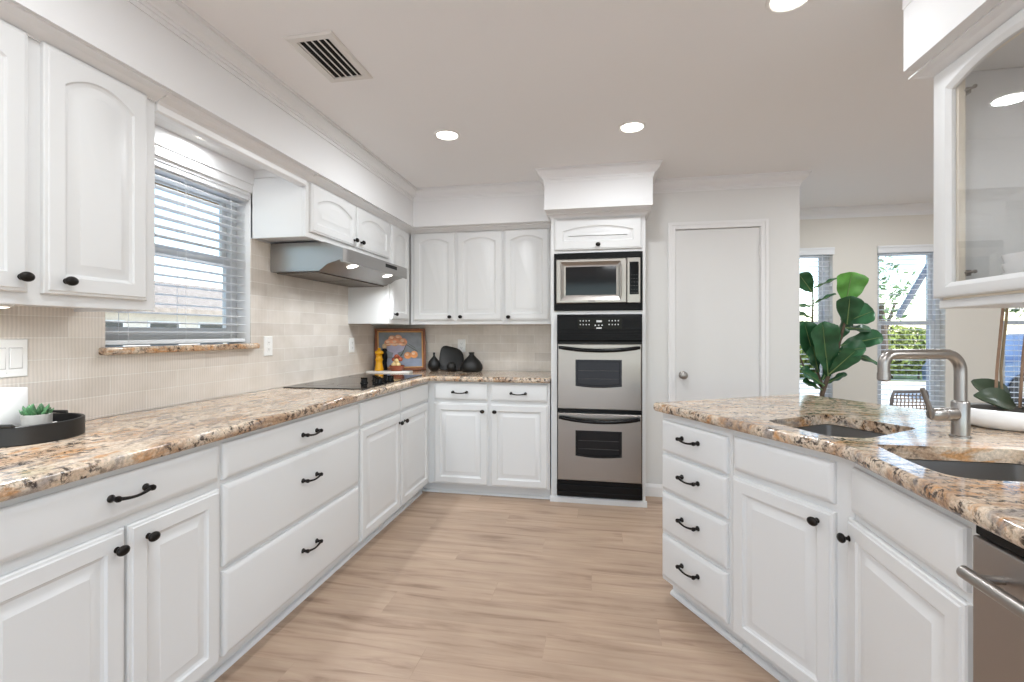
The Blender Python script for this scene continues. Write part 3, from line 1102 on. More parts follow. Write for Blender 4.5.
# oven wall base cabinet (front faces -y)
FY = 3.52
c = thing('base_cabinet', 'white base cabinet with two small drawers over two doors beside the ovens', 'cabinet', (-1.335, FY, 0), 0)
base_body(c, 0.0, 0.965, YB - FY - 0.004, tx=0.058)
for x0, x1, px in ((0.058, 0.487, 0.270), (0.513, 0.950, 0.728)):
    d = slab_front(x0, x1, 0.745, 0.876).build('drawer', M['cab'], c, smooth=True, angle=25)
    add_pull(d, px, 0.808, half=0.055)
for x0, x1, kx in ((0.058, 0.489, 0.452), (0.513, 0.952, 0.547)):
    d = panel_door(x0, x1, 0.095, 0.722).build('door', M['cab'], c, smooth=True, angle=25)
    add_knob(d, kx, 0.665)

# granite worktop, L-shaped
cw = slab([(XW + 0.008, 0.69), (-1.297, 0.69), (-1.297, 3.478), (-0.366, 3.478), (-0.366, YB - 0.008), (XW + 0.008, YB - 0.008)], [], CZ0, CZ1, 0.014).build('worktop', M['granL'], smooth=True, angle=50)
tag(cw, 'long L-shaped granite worktop along the window wall, holding the cooktop', 'worktop')

# ------------------------------------------------------------------ upper cabinets, window wall
def left_upper(y0, label):
    return thing('wall_cabinet', label, 'cabinet', (UX, y0, 0), R(90))


UD = UX - XW - 0.004
c = left_upper(0.66, 'white wall cabinet above the tray with the succulent, arched raised panel doors')
upper_body(c, 0, 0.790, 1.345, 2.138, UD)
for x0, x1, kx in ((0.04, 0.393, 0.372), (0.430, 0.748, 0.484)):
    d = panel_door(x0, x1, 1.380, 2.112, arch=0.045).build('door', M['cab'], c, smooth=True, angle=25)
    add_knob(d, kx, 1.421)
c = left_upper(2.345, 'short white wall cabinet mounted above the range hood')
upper_body(c, 0, 1.042, 1.800, 2.138, UD)
for x0, x1, kx in ((0.030, 0.518, 0.488), (0.530, 1.014, 0.575)):
    d = panel_door(x0, x1, 1.832, 2.105, arch=0.05, stile=0.05).build('door', M['cab'], c, smooth=True, angle=25)
    add_knob(d, kx, 1.872)
c = left_upper(3.389, 'narrow white wall cabinet in the corner past the range hood')
upper_body(c, 0, 0.40, 1.337, 2.138, UD)
d = panel_door(0.022, 0.345, 1.372, 2.105, arch=0.035).build('door', M['cab'], c, smooth=True, angle=25)
add_knob(d, 0.06, 1.412)

# upper cabinets, oven wall
c = thing('wall_cabinet', 'white wall cabinet with a pair of arched doors above the black vases', 'cabinet', (UX, UY, 0), 0)
upper_body(c, 0.004, 0.815, 1.337, 2.138, YB - UY - 0.004)
for x0, x1, kx in ((0.036, 0.402, 0.364), (0.422, 0.806, 0.457)):
    d = panel_door(x0, x1, 1.370, 2.112, arch=0.035).build('door', M['cab'], c, smooth=True, angle=25)
    add_knob(d, kx, 1.400)
c = thing('wall_cabinet', 'single-door white wall cabinet beside the oven tower', 'cabinet', (UX + 0.816, UY, 0), 0)
upper_body(c, 0, 0.418, 1.337, 2.138, YB - UY - 0.004)
d = panel_door(0.012, 0.380, 1.370, 2.114, arch=0.035).build('door', M['cab'], c, smooth=True, angle=25)
add_knob(d, 0.048, 1.396)

# ------------------------------------------------------------------ oven tower (front faces -y)
TFX, TFY = -0.362, 3.535
c = thing('oven_cabinet', 'tall white cabinet holding the microwave and double oven', 'cabinet', (TFX, TFY, 0), 0)
W = 0.687
mb = MB()
mb.box(0, 0.018, 0.02, YB - TFY - 0.004, 0.0, 2.153)
mb.box(W - 0.018, W, 0.02, YB - TFY - 0.004, 0.0, 2.153)
mb.box(0, 0.046, 0, 0.02, 0.05, 2.153)
mb.box(W - 0.030, W, 0, 0.02, 0.05, 2.153)
mb.box(0.046, W - 0.030, 0, 0.02, 1.862, 2.153)
mb.box(0.046, W - 0.030, 0, 0.02, 1.402, 1.430)
mb.box(0, W, 0, 0.02, 0.0, 0.05)
mb.box(0.018, W - 0.018, 0.02, 0.56, 1.402, 1.418)
mb.box(0.018, W - 0.018, 0.02, 0.56, 1.862, 1.88)
mb.box(0.018, W - 0.018, 0.02, 0.56, 2.135, 2.153)
mb.build('body', M['cab'], c, bevel=0.0015)
mb = MB()
mb.ext([(0.0, 0.0), (0.0, 0.045), (-0.008, 0.042), (-0.012, 0.030), (-0.012, 0.0)], -0.008, W + 0.010, 'x')
mb.build('toe_moulding', M['cab'], c)
d = panel_door(0.028, 0.660, 1.882, 2.118, arch=0.035, stile=0.06).build('flap_door', M['cab'], c, smooth=True, angle=25)
add_knob(d, 0.348, 1.915)

# microwave with its black trim kit
mw = thing('microwave', 'built-in stainless microwave with black trim above the double oven', 'microwave', (-0.339, TFY, 1.432), 0)
mb = MB()
w, h = 0.643, 0.426
P = lambda a, b, e, f, y: [(a, y, e), (b, y, e), (b, y, f), (a, y, f)]
mb.loft([P(0, w, 0, h, -0.002), P(0, w, 0, h, -0.012), P(0.004, w - 0.004, 0.004, h - 0.004, -0.016), P(0.016, w - 0.016, 0.05, h - 0.046, -0.016), P(0.016, w - 0.016, 0.05, h - 0.046, -0.002)], closed=True)
for z in (0.014, 0.026, h - 0.030, h - 0.018):
    mb.box(0.02, w - 0.02, -0.0175, -0.016, z, z + 0.004)
mb.build('trim_kit', M['blacksat'], mw)
mb = MB()
mb.box(0.03, w - 0.03, 0.004, 0.42, 0.03, h - 0.03)
mb.build('case', M['blacksat'], mw)
x1 = 0.530
mb = MB()
o0, o1, e0, e1 = 0.018, x1, 0.052, h - 0.048
g0, g1, k0, k1 = 0.088, 0.456, 0.112, h - 0.104
mb.loft([P(o0, o1, e0, e1, 0.0), P(o0, o1, e0, e1, -0.036), P(o0 + 0.006, o1 - 0.006, e0 + 0.006, e1 - 0.006, -0.042), P(g0 - 0.038, g1 + 0.034, k0 - 0.038, k1 + 0.036, -0.042), P(g0 - 0.012, g1 + 0.010, k0 - 0.010, k1 + 0.010, -0.028), P(g0, g1, k0, k1, -0.026), P(g0, g1, k0, k1, 0.0)], closed=True)
md = mb.build('door', M['steel'], mw)
mb = MB()
mb.box(g0, g1, -0.024, -0.006, k0, k1)
mb.build('window', M['blackglass'], md)
mb = MB()
mb.tube([(0.487, -0.060, e0 + 0.05), (0.487, -0.064, (e0 + e1) / 2), (0.487, -0.060, e1 - 0.05)], 0.008, 12)
for z in (e0 + 0.055, e1 - 0.055):
    mb.tube([(0.487, -0.040, z), (0.487, -0.060, z)], 0.006, 10)
mb.build('handle', M['steel'], md, smooth=True)
mb = MB()
mb.box(0.255, 0.305, -0.0432, -0.042, e0 + 0.011, e0 + 0.020)
mb.build('badge', M['chairmetal'], md)
mb = MB()
mb.box(x1 + 0.002, w - 0.018, -0.040, 0.0, e0, e1)
mp_ = mb.build('control_panel', M['steel'], mw, bevel=0.003)
mb = MB()
mb.box(x1 + 0.019, w - 0.030, -0.0415, -0.040, 0.112, h - 0.078)
for r_ in range(6):
    for q in range(3):
        mb.box(x1 + 0.026 + q * 0.020, x1 + 0.039 + q * 0.020, -0.0422, -0.0415, 0.122 + r_ * 0.026, 0.124 + r_ * 0.026, 1)
mb.build('keypad', [M['dispglass'], M['slot']], mp_)

# double oven
ov = thing('double_oven', 'stainless double wall oven with black control panel', 'oven', (-0.316, TFY, 0.054), 0)
w = 0.617
mb = MB()
mb.box(0.006, w - 0.006, 0.004, 0.52, 0.004, 1.338)
mb.box(0, w, -0.010, 0.003, 0.0, 1.345)
mb.build('chassis', M['black'], ov)
mb = MB()
mb.ext([(-0.01, 1.148), (-0.040, 1.148), (-0.044, 1.16), (-0.044, 1.235), (-0.042, 1.30), (-0.036, 1.330), (-0.026, 1.345), (-0.01, 1.350)], 0.002, w - 0.002, 'x')
for z in (1.178, 1.196, 1.214, 1.236):
    mb.box(0.004, w - 0.004, -0.047, -0.044, z, z + 0.005)
cp_ = mb.build('control_panel', M['blacksat'], ov, bevel=0.002)
mb = MB()
mb.box(0.155, 0.472, -0.0455, -0.043, 1.240, 1.320)
for r_ in range(2):
    for q in range(4):
        for ox in (0.170, 0.378):
            mb.box(ox + q * 0.0215, ox + q * 0.0215 + 0.007, -0.0462, -0.0455, 1.268 + r_ * 0.028, 1.277 + r_ * 0.028, 1)
for q in range(3):
    mb.box(0.278 + q * 0.024, 0.287 + q * 0.024, -0.0462, -0.0455, 1.263, 1.272, 1)
mb.box(0.290, 0.330, -0.0462, -0.0455, 1.290, 1.304, 1)
mb.box(0.290, 0.328, -0.0462, -0.0455, 1.242, 1.252, 1)
mb.build('display', [M['dispglass'], M['mark']], cp_)


def oven_door(z0, z1, wz0, wz1, hz):
    x0, x1 = 0.008, w - 0.008
    mb = MB()
    def loop(a, b, e, f, y, bow=0.0, n=8):
        pts = []
        for k in range(n + 1):
            t = k / n
            pts.append((a + (b - a) * t, y, e - bow * (1 - (2 * t - 1) ** 2)))
        for k in range(n + 1):
            t = k / n
            pts.append((b + (a - b) * t, y, f))
        return pts
    a, b = 0.140, 0.470
    mb.loft([loop(x0, x1, z0, z1, -0.011), loop(x0, x1, z0, z1, -0.048), loop(x0 + 0.006, x1 - 0.006, z0 + 0.006, z1 - 0.006, -0.054), loop(a, b, wz0, wz1, -0.054, 0.012), loop(a, b, wz0, wz1, -0.011, 0.012)], closed=True)
    dd = mb.build('door', M['steel'], ov, smooth=True, angle=20)
    mb = MB()
    mb.loft([loop(a, b, wz0, wz1, -0.030, 0.012), loop(a - 0.001, b + 0.001, wz0 - 0.001, wz1 + 0.001, -0.0565, 0.012), loop(a + 0.014, b - 0.014, wz0 + 0.014, wz1 - 0.014, -0.0565, 0.012), loop(a + 0.016, b - 0.016, wz0 + 0.016, wz1 - 0.016, -0.052, 0.012)])
    wnd = mb.build('window', M['blackglass'], dd)
    mb = MB()
    for q in range(2):
        z = wz0 + 0.05 + q * 0.06
        mb.box(a + 0.02, b - 0.02, -0.0524, -0.0518, z, z + 0.003)
    mb.build('rack_line', M['slot'], wnd)
    mb = MB()
    pts, rs = [], []
    for k in range(25):
        t = k / 24
        q = 2 * t - 1
        e = 1 - q * q
        pts.append((w / 2 + q * (w / 2 - 0.022), -0.072 - 0.035 * e ** 0.7, hz - 0.022 * e))
        rs.append(0.0135 if 0 < k < 24 else 0.010)
    mb.tube(pts, rs, 12)
    for s in (0.03, w - 0.03):
        mb.box(s - 0.012, s + 0.012, -0.078, -0.050, hz - 0.012, hz + 0.010)
    mb.build('handle', M['black'], dd, smooth=True)


oven_door(0.652, 1.130, 0.824, 1.015, 1.106)
oven_door(0.126, 0.620, 0.312, 0.496, 0.592)
mb = MB()
mb.box(0.0, w, -0.030, -0.010, 0.0, 0.120)
mb.box(0.0, w, -0.040, -0.030, 0.050, 0.090)
mb.box(0.0, w, -0.036, -0.030, 0.004, 0.040)
mb.build('vent_panel', M['black'], ov, bevel=0.003)

# ------------------------------------------------------------------ range hood
hd = thing('range_hood', 'stainless steel range hood with two lamps under the short wall cabinet', 'range hood', (XW, 2.50, 1.62), R(90))
# local: x along the wall, -y into the room, z up
HL = 0.915
mb = MB()
prof = [(-0.012, 0.178), (-0.012, 0.010), (-0.330, 0.010), (-0.385, 0.050), (-0.484, 0.074), (-0.486, 0.060), (-0.500, 0.060), (-0.500, 0.138), (-0.370, 0.178)]
def hood_ring(ins):
    return prof
loops = []
for x, s in ((0.0, 0.965), (0.006, 0.975), (0.02, 0.985), (0.04, 0.995), (0.07, 1.0), (HL - 0.05, 1.0), (HL - 0.02, 0.99), (HL, 0.97)):
    loops.append([(x, -0.012 + (y + 0.012) * (s if y < -0.45 else 1.0), z) for y, z in prof])
mb.loft(loops)
hb = mb.build('shell', M['steelv'], hd, smooth=True, angle=30)
mb = MB()
mb.box(0.03, HL / 2 - 0.008, -0.31, -0.03, 0.002, 0.0095)
mb.box(HL / 2 + 0.008, HL - 0.03, -0.31, -0.03, 0.002, 0.0095)
mb.build('filter', M['filter'], hd, bevel=0.002)
mb = MB()
mb.box(0.52, 0.70, -0.5025, -0.499, 0.100, 0.124)
mb.build('switch_panel', M['blacksat'], hd, bevel=0.004)
for x in (0.20, 0.69):
    mb = MB()
    T = Matrix.Translation((x, -0.432, 0.0615)) @ Matrix.Rotation(R(-13.6), 4, 'X')
    mb.lathe([(0.034, 0.001), (0.034, -0.003), (0.028, -0.005)], n=20, T=T)
    mb.build('lamp', M['lens'], hd, smooth=True)
    area('hood_light', (x, -0.443, 0.045), 0.06, 3.0, parent=hd, spread=150)

# ------------------------------------------------------------------ cooktop
ck = thing('cooktop', 'black glass electric cooktop set into the long granite worktop', 'cooktop', (-1.37, 2.56, CZ1), R(90))
mb = MB()
mb.prism(round_poly([(0, 0.0), (0.94, 0.0), (0.94, 0.535), (0, 0.535)], 0.015), 0.0, 0.006)
mb.build('glass_top', M['blackglass'], ck, bevel=0.002)
mb = MB()
for cx_, cy_, r_ in ((0.18, 0.16, 0.10), (0.18, 0.40, 0.085), (0.74, 0.16, 0.085), (0.74, 0.40, 0.10)):
    pts = [(cx_ + r_ * math.cos(2 * math.pi * k / 40), cy_ + r_ * math.sin(2 * math.pi * k / 40), 0.0062) for k in range(41)]
    pi_ = [(cx_ + (r_ - 0.003) * math.cos(2 * math.pi * k / 40), cy_ + (r_ - 0.003) * math.sin(2 * math.pi * k / 40), 0.0062) for k in range(41)]
    mb = MB()
    mb.add(pts + pi_, [(k, k + 1, 42 + k, 41 + k) for k in range(40)])
    mb.build('burner_ring', M['slot'], ck)
for x, y in ((0.30, 0.045), (0.46, 0.045), (0.30, 0.155), (0.38, 0.10), (0.46, 0.155)):
    mb = MB()
    mb.lathe([(0.026, 0.0062), (0.026, 0.010), (0.022, 0.013), (0.020, 0.030), (0.018, 0.034), (0.002, 0.035)], (x, y, 0), 20)
    mb.box(x - 0.005, x + 0.005, y - 0.021, y + 0.021, 0.030, 0.042)
    mb.build('knob', M['black'], ck, smooth=True)

# ------------------------------------------------------------------ peninsula
P0, P1 = (0.25, 2.36), (0.715, 1.57)
dv = Vector((P1[0] - P0[0], P1[1] - P0[1]))
SEG = dv.length
dv.normalize()
nv = Vector((dv.y, -dv.x))            # outward, towards the kitchen
A1 = math.atan2(dv.y, dv.x)
outer = [P0, P1, (0.715, 0.47), (1.62, 0.47), (1.62, 1.975), (1.10, 2.86)]
outer = round_poly(outer, [0.012, 0.06, 0.03, 0.03, 0.06, 0.05])
bowl1 = round_poly([(0.625, 1.945), (0.925, 2.150), (1.098, 1.885), (0.835, 1.672), (0.725, 1.690)], [0.03, 0.03, 0.03, 0.05, 0.06], 8)
bowl2 = round_poly([(0.812, 1.592), (0.793, 1.40), (0.800, 1.252), (1.19, 1.252), (1.19, 1.594)], [0.02, 0.05, 0.08, 0.06, 0.03], 8)
pw = slab(outer, [bowl1, bowl2], CZ0, CZ1, 0.014).build('worktop', M['granB'], smooth=True, angle=50)
tag(pw, 'angled granite peninsula worktop with two undermount sinks', 'worktop')


def sink(poly, label, drain):
    s = thing('sink', label, 'sink', (drain[0], drain[1], CZ0 - 0.002), 0)
    q = [(x - drain[0], y - drain[1]) for x, y in poly]
    a = sum((q[i - 1][0] * q[i][1] - q[i][0] * q[i - 1][1]) for i in range(len(q)))
    g = 1 if a > 0 else -1
    mb = MB()
    lo = lambda d, z: [(x, y, z) for x, y in offset_poly(q, g * d)]
    mb.loft([lo(-0.018, -0.001), lo(-0.003, -0.001), lo(-0.003, -0.004), lo(0.004, -0.15), lo(0.018, -0.182), lo(0.05, -0.192)], False, True)
    mb.build('basin', M['sink'], s, smooth=True, angle=50)
    mb = MB()
    mb.lathe([(0.042, -0.1915), (0.042, -0.188), (0.034, -0.187), (0.026, -0.190), (0.004, -0.190)], n=24)
    mb.build('drain', M['nickel'], s, smooth=True)
    return s


sink(bowl1, 'small stainless sink bowl nearer the drawer stack', (0.86, 1.90))
sink(bowl2, 'stainless sink bowl in front of the faucet base', (0.99, 1.42))

off = 0.040
org = (P0[0] - nv.x * off, P0[1] - nv.y * off)
# drawer stack
c = thing('base_cabinet', 'white peninsula cabinet with a stack of four drawers at the free end', 'cabinet', (org[0], org[1], 0), A1)
base_body(c, 0.024, 0.457, 0.56)
for z0, z1, pz in ((0.704, 0.852, 0.792), (0.525, 0.688, 0.620), (0.326, 0.508, 0.428), (0.108, 0.306, 0.222)):
    d = slab_front(0.038, 0.440, z0, z1).build('drawer', M['cab'], c, smooth=True, angle=25)
    add_pull(d, 0.236, pz, half=0.050)
# end door
c = thing('base_cabinet', 'white peninsula sink cabinet with one door, next to the drawer stack', 'cabinet', (org[0], org[1], 0), A1)
base_body(c, 0.459, 0.9275, 0.40, right=False)
slab_front(0.474, 0.872, 0.732, 0.862).build('false_front', M['cab'], c, smooth=True, angle=25)
d = panel_door(0.470, 0.874, 0.092, 0.706).build('door', M['cab'], c, smooth=True, angle=25)
add_knob(d, 0.822, 0.664)
# corner sink base on the straight run (front faces -x): local x = -(y - y0)
PX = 0.755
c = thing('base_cabinet', 'white sink cabinet with one door beside the dishwasher', 'cabinet', (PX, 1.581, 0), R(-90))
base_body(c, 0.0, 0.475, 0.45, left=False)
slab_front(0.008, 0.452, 0.728, 0.862).build('false_front', M['cab'], c, smooth=True, angle=25)
d = panel_door(-0.012, 0.458, 0.092, 0.705).build('door', M['cab'], c, smooth=True, angle=25)
add_knob(d, 0.008, 0.648)
# dishwasher
dw = thing('dishwasher', 'stainless dishwasher with a bar handle in the peninsula', 'dishwasher', (PX, 1.098, 0), R(-90))
mb = MB()
mb.box(0.004, 0.600, 0.004, 0.56, 0.10, 0.872)
mb.build('tub', M['blacksat'], dw)
mb = MB()
mb.box(0.002, 0.600, -0.022, 0.002, 0.115, 0.862)
dd = mb.build('door', M['steeldw'], dw, bevel=0.004)
mb = MB()
mb.box(0.002, 0.600, -0.016, 0.004, 0.864, 0.882)
mb.build('control_strip', M['black'], dw, bevel=0.002)
mb = MB()
mb.tube([(0.050, -0.068, 0.806), (0.10, -0.068, 0.806), (0.50, -0.068, 0.806), (0.567, -0.068, 0.806)], 0.0125, 16)
for x in (0.075, 0.527):
    mb.tube([(x, -0.022, 0.806), (x, -0.066, 0.806)], 0.008, 12)
mb.build('handle', M['nickel'], dd, smooth=True)
mb = MB()
mb.box(0.004, 0.600, 0.05, 0.066, 0.0, 0.10)
mb.build('toe_panel', M['blacksat'], dw)
# panel closing the dining side of the peninsula
mb = MB()
mb.prism([(0.797, 2.654), (1.342, 1.728), (1.342, 0.498), (1.362, 0.498), (1.362, 1.734), (0.815, 2.664)], 0.0, 0.888)
mb.box(0.757, 1.342, 0.478, 0.496, 0.0, 0.888)
struct('wall_peninsula', mb, M['cab'])
# ------------------------------------------------------------------ faucet
fc = thing('kitchen_faucet', 'brushed nickel faucet with a squared high spout behind the sinks', 'faucet', (1.14, 1.752, CZ1), R(16))
# local -x points along the spout, which reaches over the smaller bowl
mb = MB()
mb.lathe([(0.028, 0.0), (0.028, 0.005), (0.0235, 0.008), (0.0235, 0.112), (0.0215, 0.116), (0.018, 0.118)], n=28)
mb.build('body', M['nickel'], fc, smooth=True)
mb = MB()
pts = [(0, 0, 0.11), (0, 0, 0.215)]
rr = 0.055
zt = 0.268
for k in range(9):
    a = R(90 * k / 8)
    pts.append((-rr + rr * math.cos(a), 0, zt - rr + rr * math.sin(a)))
pts.append((-0.16, 0, zt))
pts.append((-0.232, 0, zt))
for k in range(1, 9):
    a = R(90 * k / 8)
    pts.append((-0.234 - 0.034 * math.sin(a), 0, zt - 0.034 + 0.034 * math.cos(a)))
pts.append((-0.268, 0, zt - 0.060))
mb.tube(pts, 0.0165, 18)
mb.build('spout', M['nickel'], fc, smooth=True)
mb = MB()
mb.lathe([(0.018, 0.0), (0.018, -0.022), (0.014, -0.026), (0.004, -0.026)], (-0.268, 0, zt - 0.058), 20)
mb.build('spray_head', M['nickel'], fc, smooth=True)
mb = MB()
T = Matrix.Translation((-0.02, 0, 0.075)) @ Matrix.Rotation(R(-90), 4, 'Y')
mb.lathe([(0.021, 0.0), (0.021, 0.040), (0.0175, 0.042), (0.0175, 0.047), (0.020, 0.049), (0.020, 0.078), (0.015, 0.086), (0.002, 0.088)], n=22, T=T)
mb.tube([(-0.098, 0, 0.060), (-0.107, 0, 0.09), (-0.135, 0, 0.158)], [0.0085, 0.0078, 0.0068], 12)
mb.build('lever', M['nickel'], fc, smooth=True)

# ------------------------------------------------------------------ glass wall cabinet above the peninsula
GX = 1.10
c = thing('glass_wall_cabinet', 'white wall cabinet with arched glass doors hanging above the peninsula', 'cabinet', (GX, 1.785, 0), R(-90))
# local x runs towards the camera, -y = kitchen side
gw, gd = 1.12, 0.32
mb = MB()
mb.box(0, gw, 0, gd, 1.345, 1.372)
mb.box(0, gw, 0, gd, 2.112, 2.138)
mb.box(0, 0.018, 0, gd, 1.372, 2.112)
mb.box(gw - 0.018, gw, 0, gd, 1.372, 2.112)
mb.build('body', M['cab'], c, bevel=0.004)
mb = MB()
for y0_, y1_ in ((0.001, 0.019), (gd - 0.019, gd - 0.001)):
    mb.box(0.018, 0.086, y0_, y1_, 1.372, 2.112)
    mb.box(gw - 0.086, gw - 0.018, y0_, y1_, 1.372, 2.112)
    mb.box(gw / 2 - 0.03, gw / 2 + 0.03, y0_, y1_, 1.372, 2.112)
    mb.box(0.086, gw / 2 - 0.03, y0_, y1_, 1.372, 1.40)
    mb.box(gw / 2 + 0.03, gw - 0.086, y0_, y1_, 1.372, 1.40)
    mb.box(0.086, gw / 2 - 0.03, y0_, y1_, 2.075, 2.112)
    mb.box(gw / 2 + 0.03, gw - 0.086, y0_, y1_, 2.075, 2.112)
mb.build('face_frame', M['cream'], c)
for x0, x1 in ((0.002, 0.552), (0.566, 1.116)):
    for yy in (0, 1):
        g = glass_frame(x0, x1, 1.379, 2.112, 0.074, 0.046, 0.044, 0.036)
        if yy:
            g.v = [(x, gd - y, z) for x, y, z in g.v]
        d = g.build('glass_door', M['cab'], c, smooth=True, angle=25)
        p = MB()
        ys = -0.006 if not yy else gd + 0.003
        p.box(x0 + 0.066, x1 - 0.066, ys, ys + 0.003, 1.418, 2.074)
        p.build('glass_pane', M['cabglass'], d)
    for z in (2.02, 1.452):
        mb = MB()
        mb.box(x0 + 0.062, x0 + 0.088, 0.020, 0.032, z - 0.009, z + 0.009)
        mb.tube([(x0 + 0.070, 0.012, z), (x0 + 0.100, 0.030, z + 0.002)], 0.004, 8)
        mb.ball((x0 + 0.106, 0.030, z + 0.002), 0.006, n=10, m=6)
        mb.build('hinge', M['nickel'], c)
mb = MB()
mb.lathe([(0.04, 0.0), (0.04, -0.008), (0.03, -0.01)], (0.37, 0.16, 1.345), 24, sx=2.0)
mb.build('under_light', M['undercab'], c, smooth=True)
area('under_cabinet_light', (0.37, 0.16, 1.33), 0.1, 2.0, parent=c)
for (x, y, r_, lab) in ((1.22, 1.58, 0.075, 'white stacked bowl inside the glass wall cabinet, near its hinges'), (1.27, 1.36, 0.07, 'white stacked bowl inside the glass wall cabinet, near its middle stile')):
    b_ = thing('bowl_stack', lab, 'bowl', (x, y, 1.373), 0)
    for k in range(3):
        mb = MB()
        z = 0.026 * k
        mb.lathe([(r_ * 0.45, z), (r_ * 0.5, z + 0.006), (r_ * 0.85, z + 0.03), (r_, z + 0.066), (r_ - 0.004, z + 0.066), (r_ * 0.8, z + 0.033), (r_ * 0.42, z + 0.011), (0.002, z + 0.011)], n=28)
        mb.build('bowl', M['wax'], b_, smooth=True)

# under-cabinet puck on the near cabinet by the window
ul = thing('under_cabinet_lamp', 'oval lamp under the wall cabinet above the succulent tray', 'lamp', (-1.655, 0.985, 1.3535), R(90))
mb = MB()
mb.lathe([(0.03, 0.0), (0.03, -0.012), (0.026, -0.016)], n=24, sx=2.6)
mb.build('housing', M['plate'], ul, smooth=True)
mb = MB()
mb.lathe([(0.026, -0.016), (0.022, -0.0185), (0.002, -0.019)], n=24, sx=2.6)
mb.build('lens', M['undercab'], ul, smooth=True)
area('under_cabinet_light', (0, 0, -0.03), 0.12, 3.0, parent=ul)

# ------------------------------------------------------------------ ceiling fixtures
def downlight(x, y, z, label, r=0.062, power=CAN_W, group=None):
    t_ = thing('recessed_light', label, 'ceiling light', (x, y, z), 0, group)
    mb = MB()
    mb.lathe([(r + 0.016, -0.0005), (r + 0.015, -0.004), (r + 0.004, -0.006), (r, -0.003), (r, -0.0005)], n=36)
    mb.build('trim_ring', M['plate'], t_, smooth=True)
    mb = MB()
    mb.lathe([(r - 0.001, -0.0008), (r - 0.002, -0.0035), (0.002, -0.0045)], n=36)
    mb.build('lens', M['lens'], t_, smooth=True)
    area('recessed_light_lamp', (0, 0, -0.012), 2 * r, power, parent=t_)
    return t_


downlight(-0.892, 2.671, H, 'round recessed ceiling light closest to the range hood')
downlight(0.18, 2.76, H, 'round recessed ceiling light in front of the oven tower')
downlight(0.656, 1.80, H, 'round recessed ceiling light cut by the top edge of the photo', power=3.0)
downlight(-1.81, 1.90, 2.185, 'small recessed light in the soffit above the window blind', r=0.042, power=2.5)

vt = thing('ceiling_vent', 'white rectangular air vent with dark slots in the ceiling', 'vent', (-1.13, 1.835, H), 0)
mb = MB()
vw, vl = 0.105, 0.172
Q = lambda a, b, z: [(-a, -b, z), (a, -b, z), (a, b, z), (-a, b, z)]
mb.loft([Q(vw, vl, -0.0005), Q(vw, vl, -0.004), Q(vw - 0.008, vl - 0.008, -0.009), Q(vw - 0.034, vl - 0.034, -0.009), Q(vw - 0.034, vl - 0.034, -0.0005)], closed=True)
mb.build('frame', M['vent'], vt)
mb = MB()
mb.box(-vw + 0.034, vw - 0.034, -vl + 0.034, vl - 0.034, -0.0015, -0.0006)
mb.build('duct_opening', M['ventdark'], vt)
mb = MB()
for k in range(5):
    x = -vw + 0.034 + 0.0085 + k * 0.0285
    T = Matrix.Translation((x, 0, -0.006)) @ Matrix.Rotation(R(30), 4, 'Y')
    mb.box(-0.0075, 0.0075, -vl + 0.034, vl - 0.034, -0.0009, 0.0009, T=T)
mb.build('louvres', M['vent'], vt)

# ------------------------------------------------------------------ switch and outlets
def plate(name, label, cat, loc, rz, w, h, kind, n=1):
    t_ = thing(name, label, cat, loc, rz)
    mb = MB()
    P4 = lambda d, y: loop_pts(-w / 2, w / 2, -h / 2, h / 2, d, y, 0, 1)
    mb.loft([P4(0, 0), P4(0, -0.003), P4(0.003, -0.006)])
    mb.build('cover_plate', M['plate'], t_)
    for k in range(n):
        x = (k - (n - 1) / 2) * 0.046
        if kind == 'rocker':
            mb = MB()
            mb.loft([[(x - 0.017, -0.006, -0.034), (x + 0.017, -0.006, -0.034), (x + 0.017, -0.006, 0.034), (x - 0.017, -0.006, 0.034)],
                     [(x - 0.016, -0.0085, -0.033), (x + 0.016, -0.0085, -0.033), (x + 0.016, -0.0115, 0.033), (x - 0.016, -0.0115, 0.033)]])
            mb.build('rocker', M['plate'], t_)
            mb = MB()
            for a0, a1, b0, b1 in ((x - 0.019, x - 0.0172, -0.036, 0.036), (x + 0.0172, x + 0.019, -0.036, 0.036), (x - 0.0172, x + 0.0172, -0.036, -0.0345), (x - 0.0172, x + 0.0172, 0.0345, 0.036)):
                mb.box(a0, a1, -0.0064, -0.006, b0, b1)
            mb.build('rocker_gap', M['chairlight'], t_)
        else:
            for z in (-0.02, 0.02):
                mb = MB()
                mb.prism([(q[0], q[1]) for q in round_poly([(-0.016, -0.014), (0.016, -0.014), (0.016, 0.014), (-0.016, 0.014)], 0.01)], 0.0, 0.002, T=Matrix.Translation((x, -0.006, z)) @ Matrix.Rotation(R(90), 4, 'X'))
                s_ = mb.build('socket', M['plate'], t_)
                mb = MB()
                for q in (-0.006, 0.006):
                    mb.box(x + q - 0.001, x + q + 0.001, -0.0084, -0.008, z - 0.002, z + 0.006)
                mb.box(x - 0.002, x + 0.002, -0.0084, -0.008, z - 0.009, z - 0.006)
                mb.build('slot', M['slot'], s_)
    for z in (-0.048, 0.048):
        mb = MB()
        mb.lathe([(0.003, 0.0), (0.002, 0.0012), (0.0004, 0.0014)], n=10, T=Matrix.Translation((0, -0.006, z)) @ Matrix.Rotation(R(90), 4, 'X'))
        mb.build('screw', M['plate'], t_)
    return t_


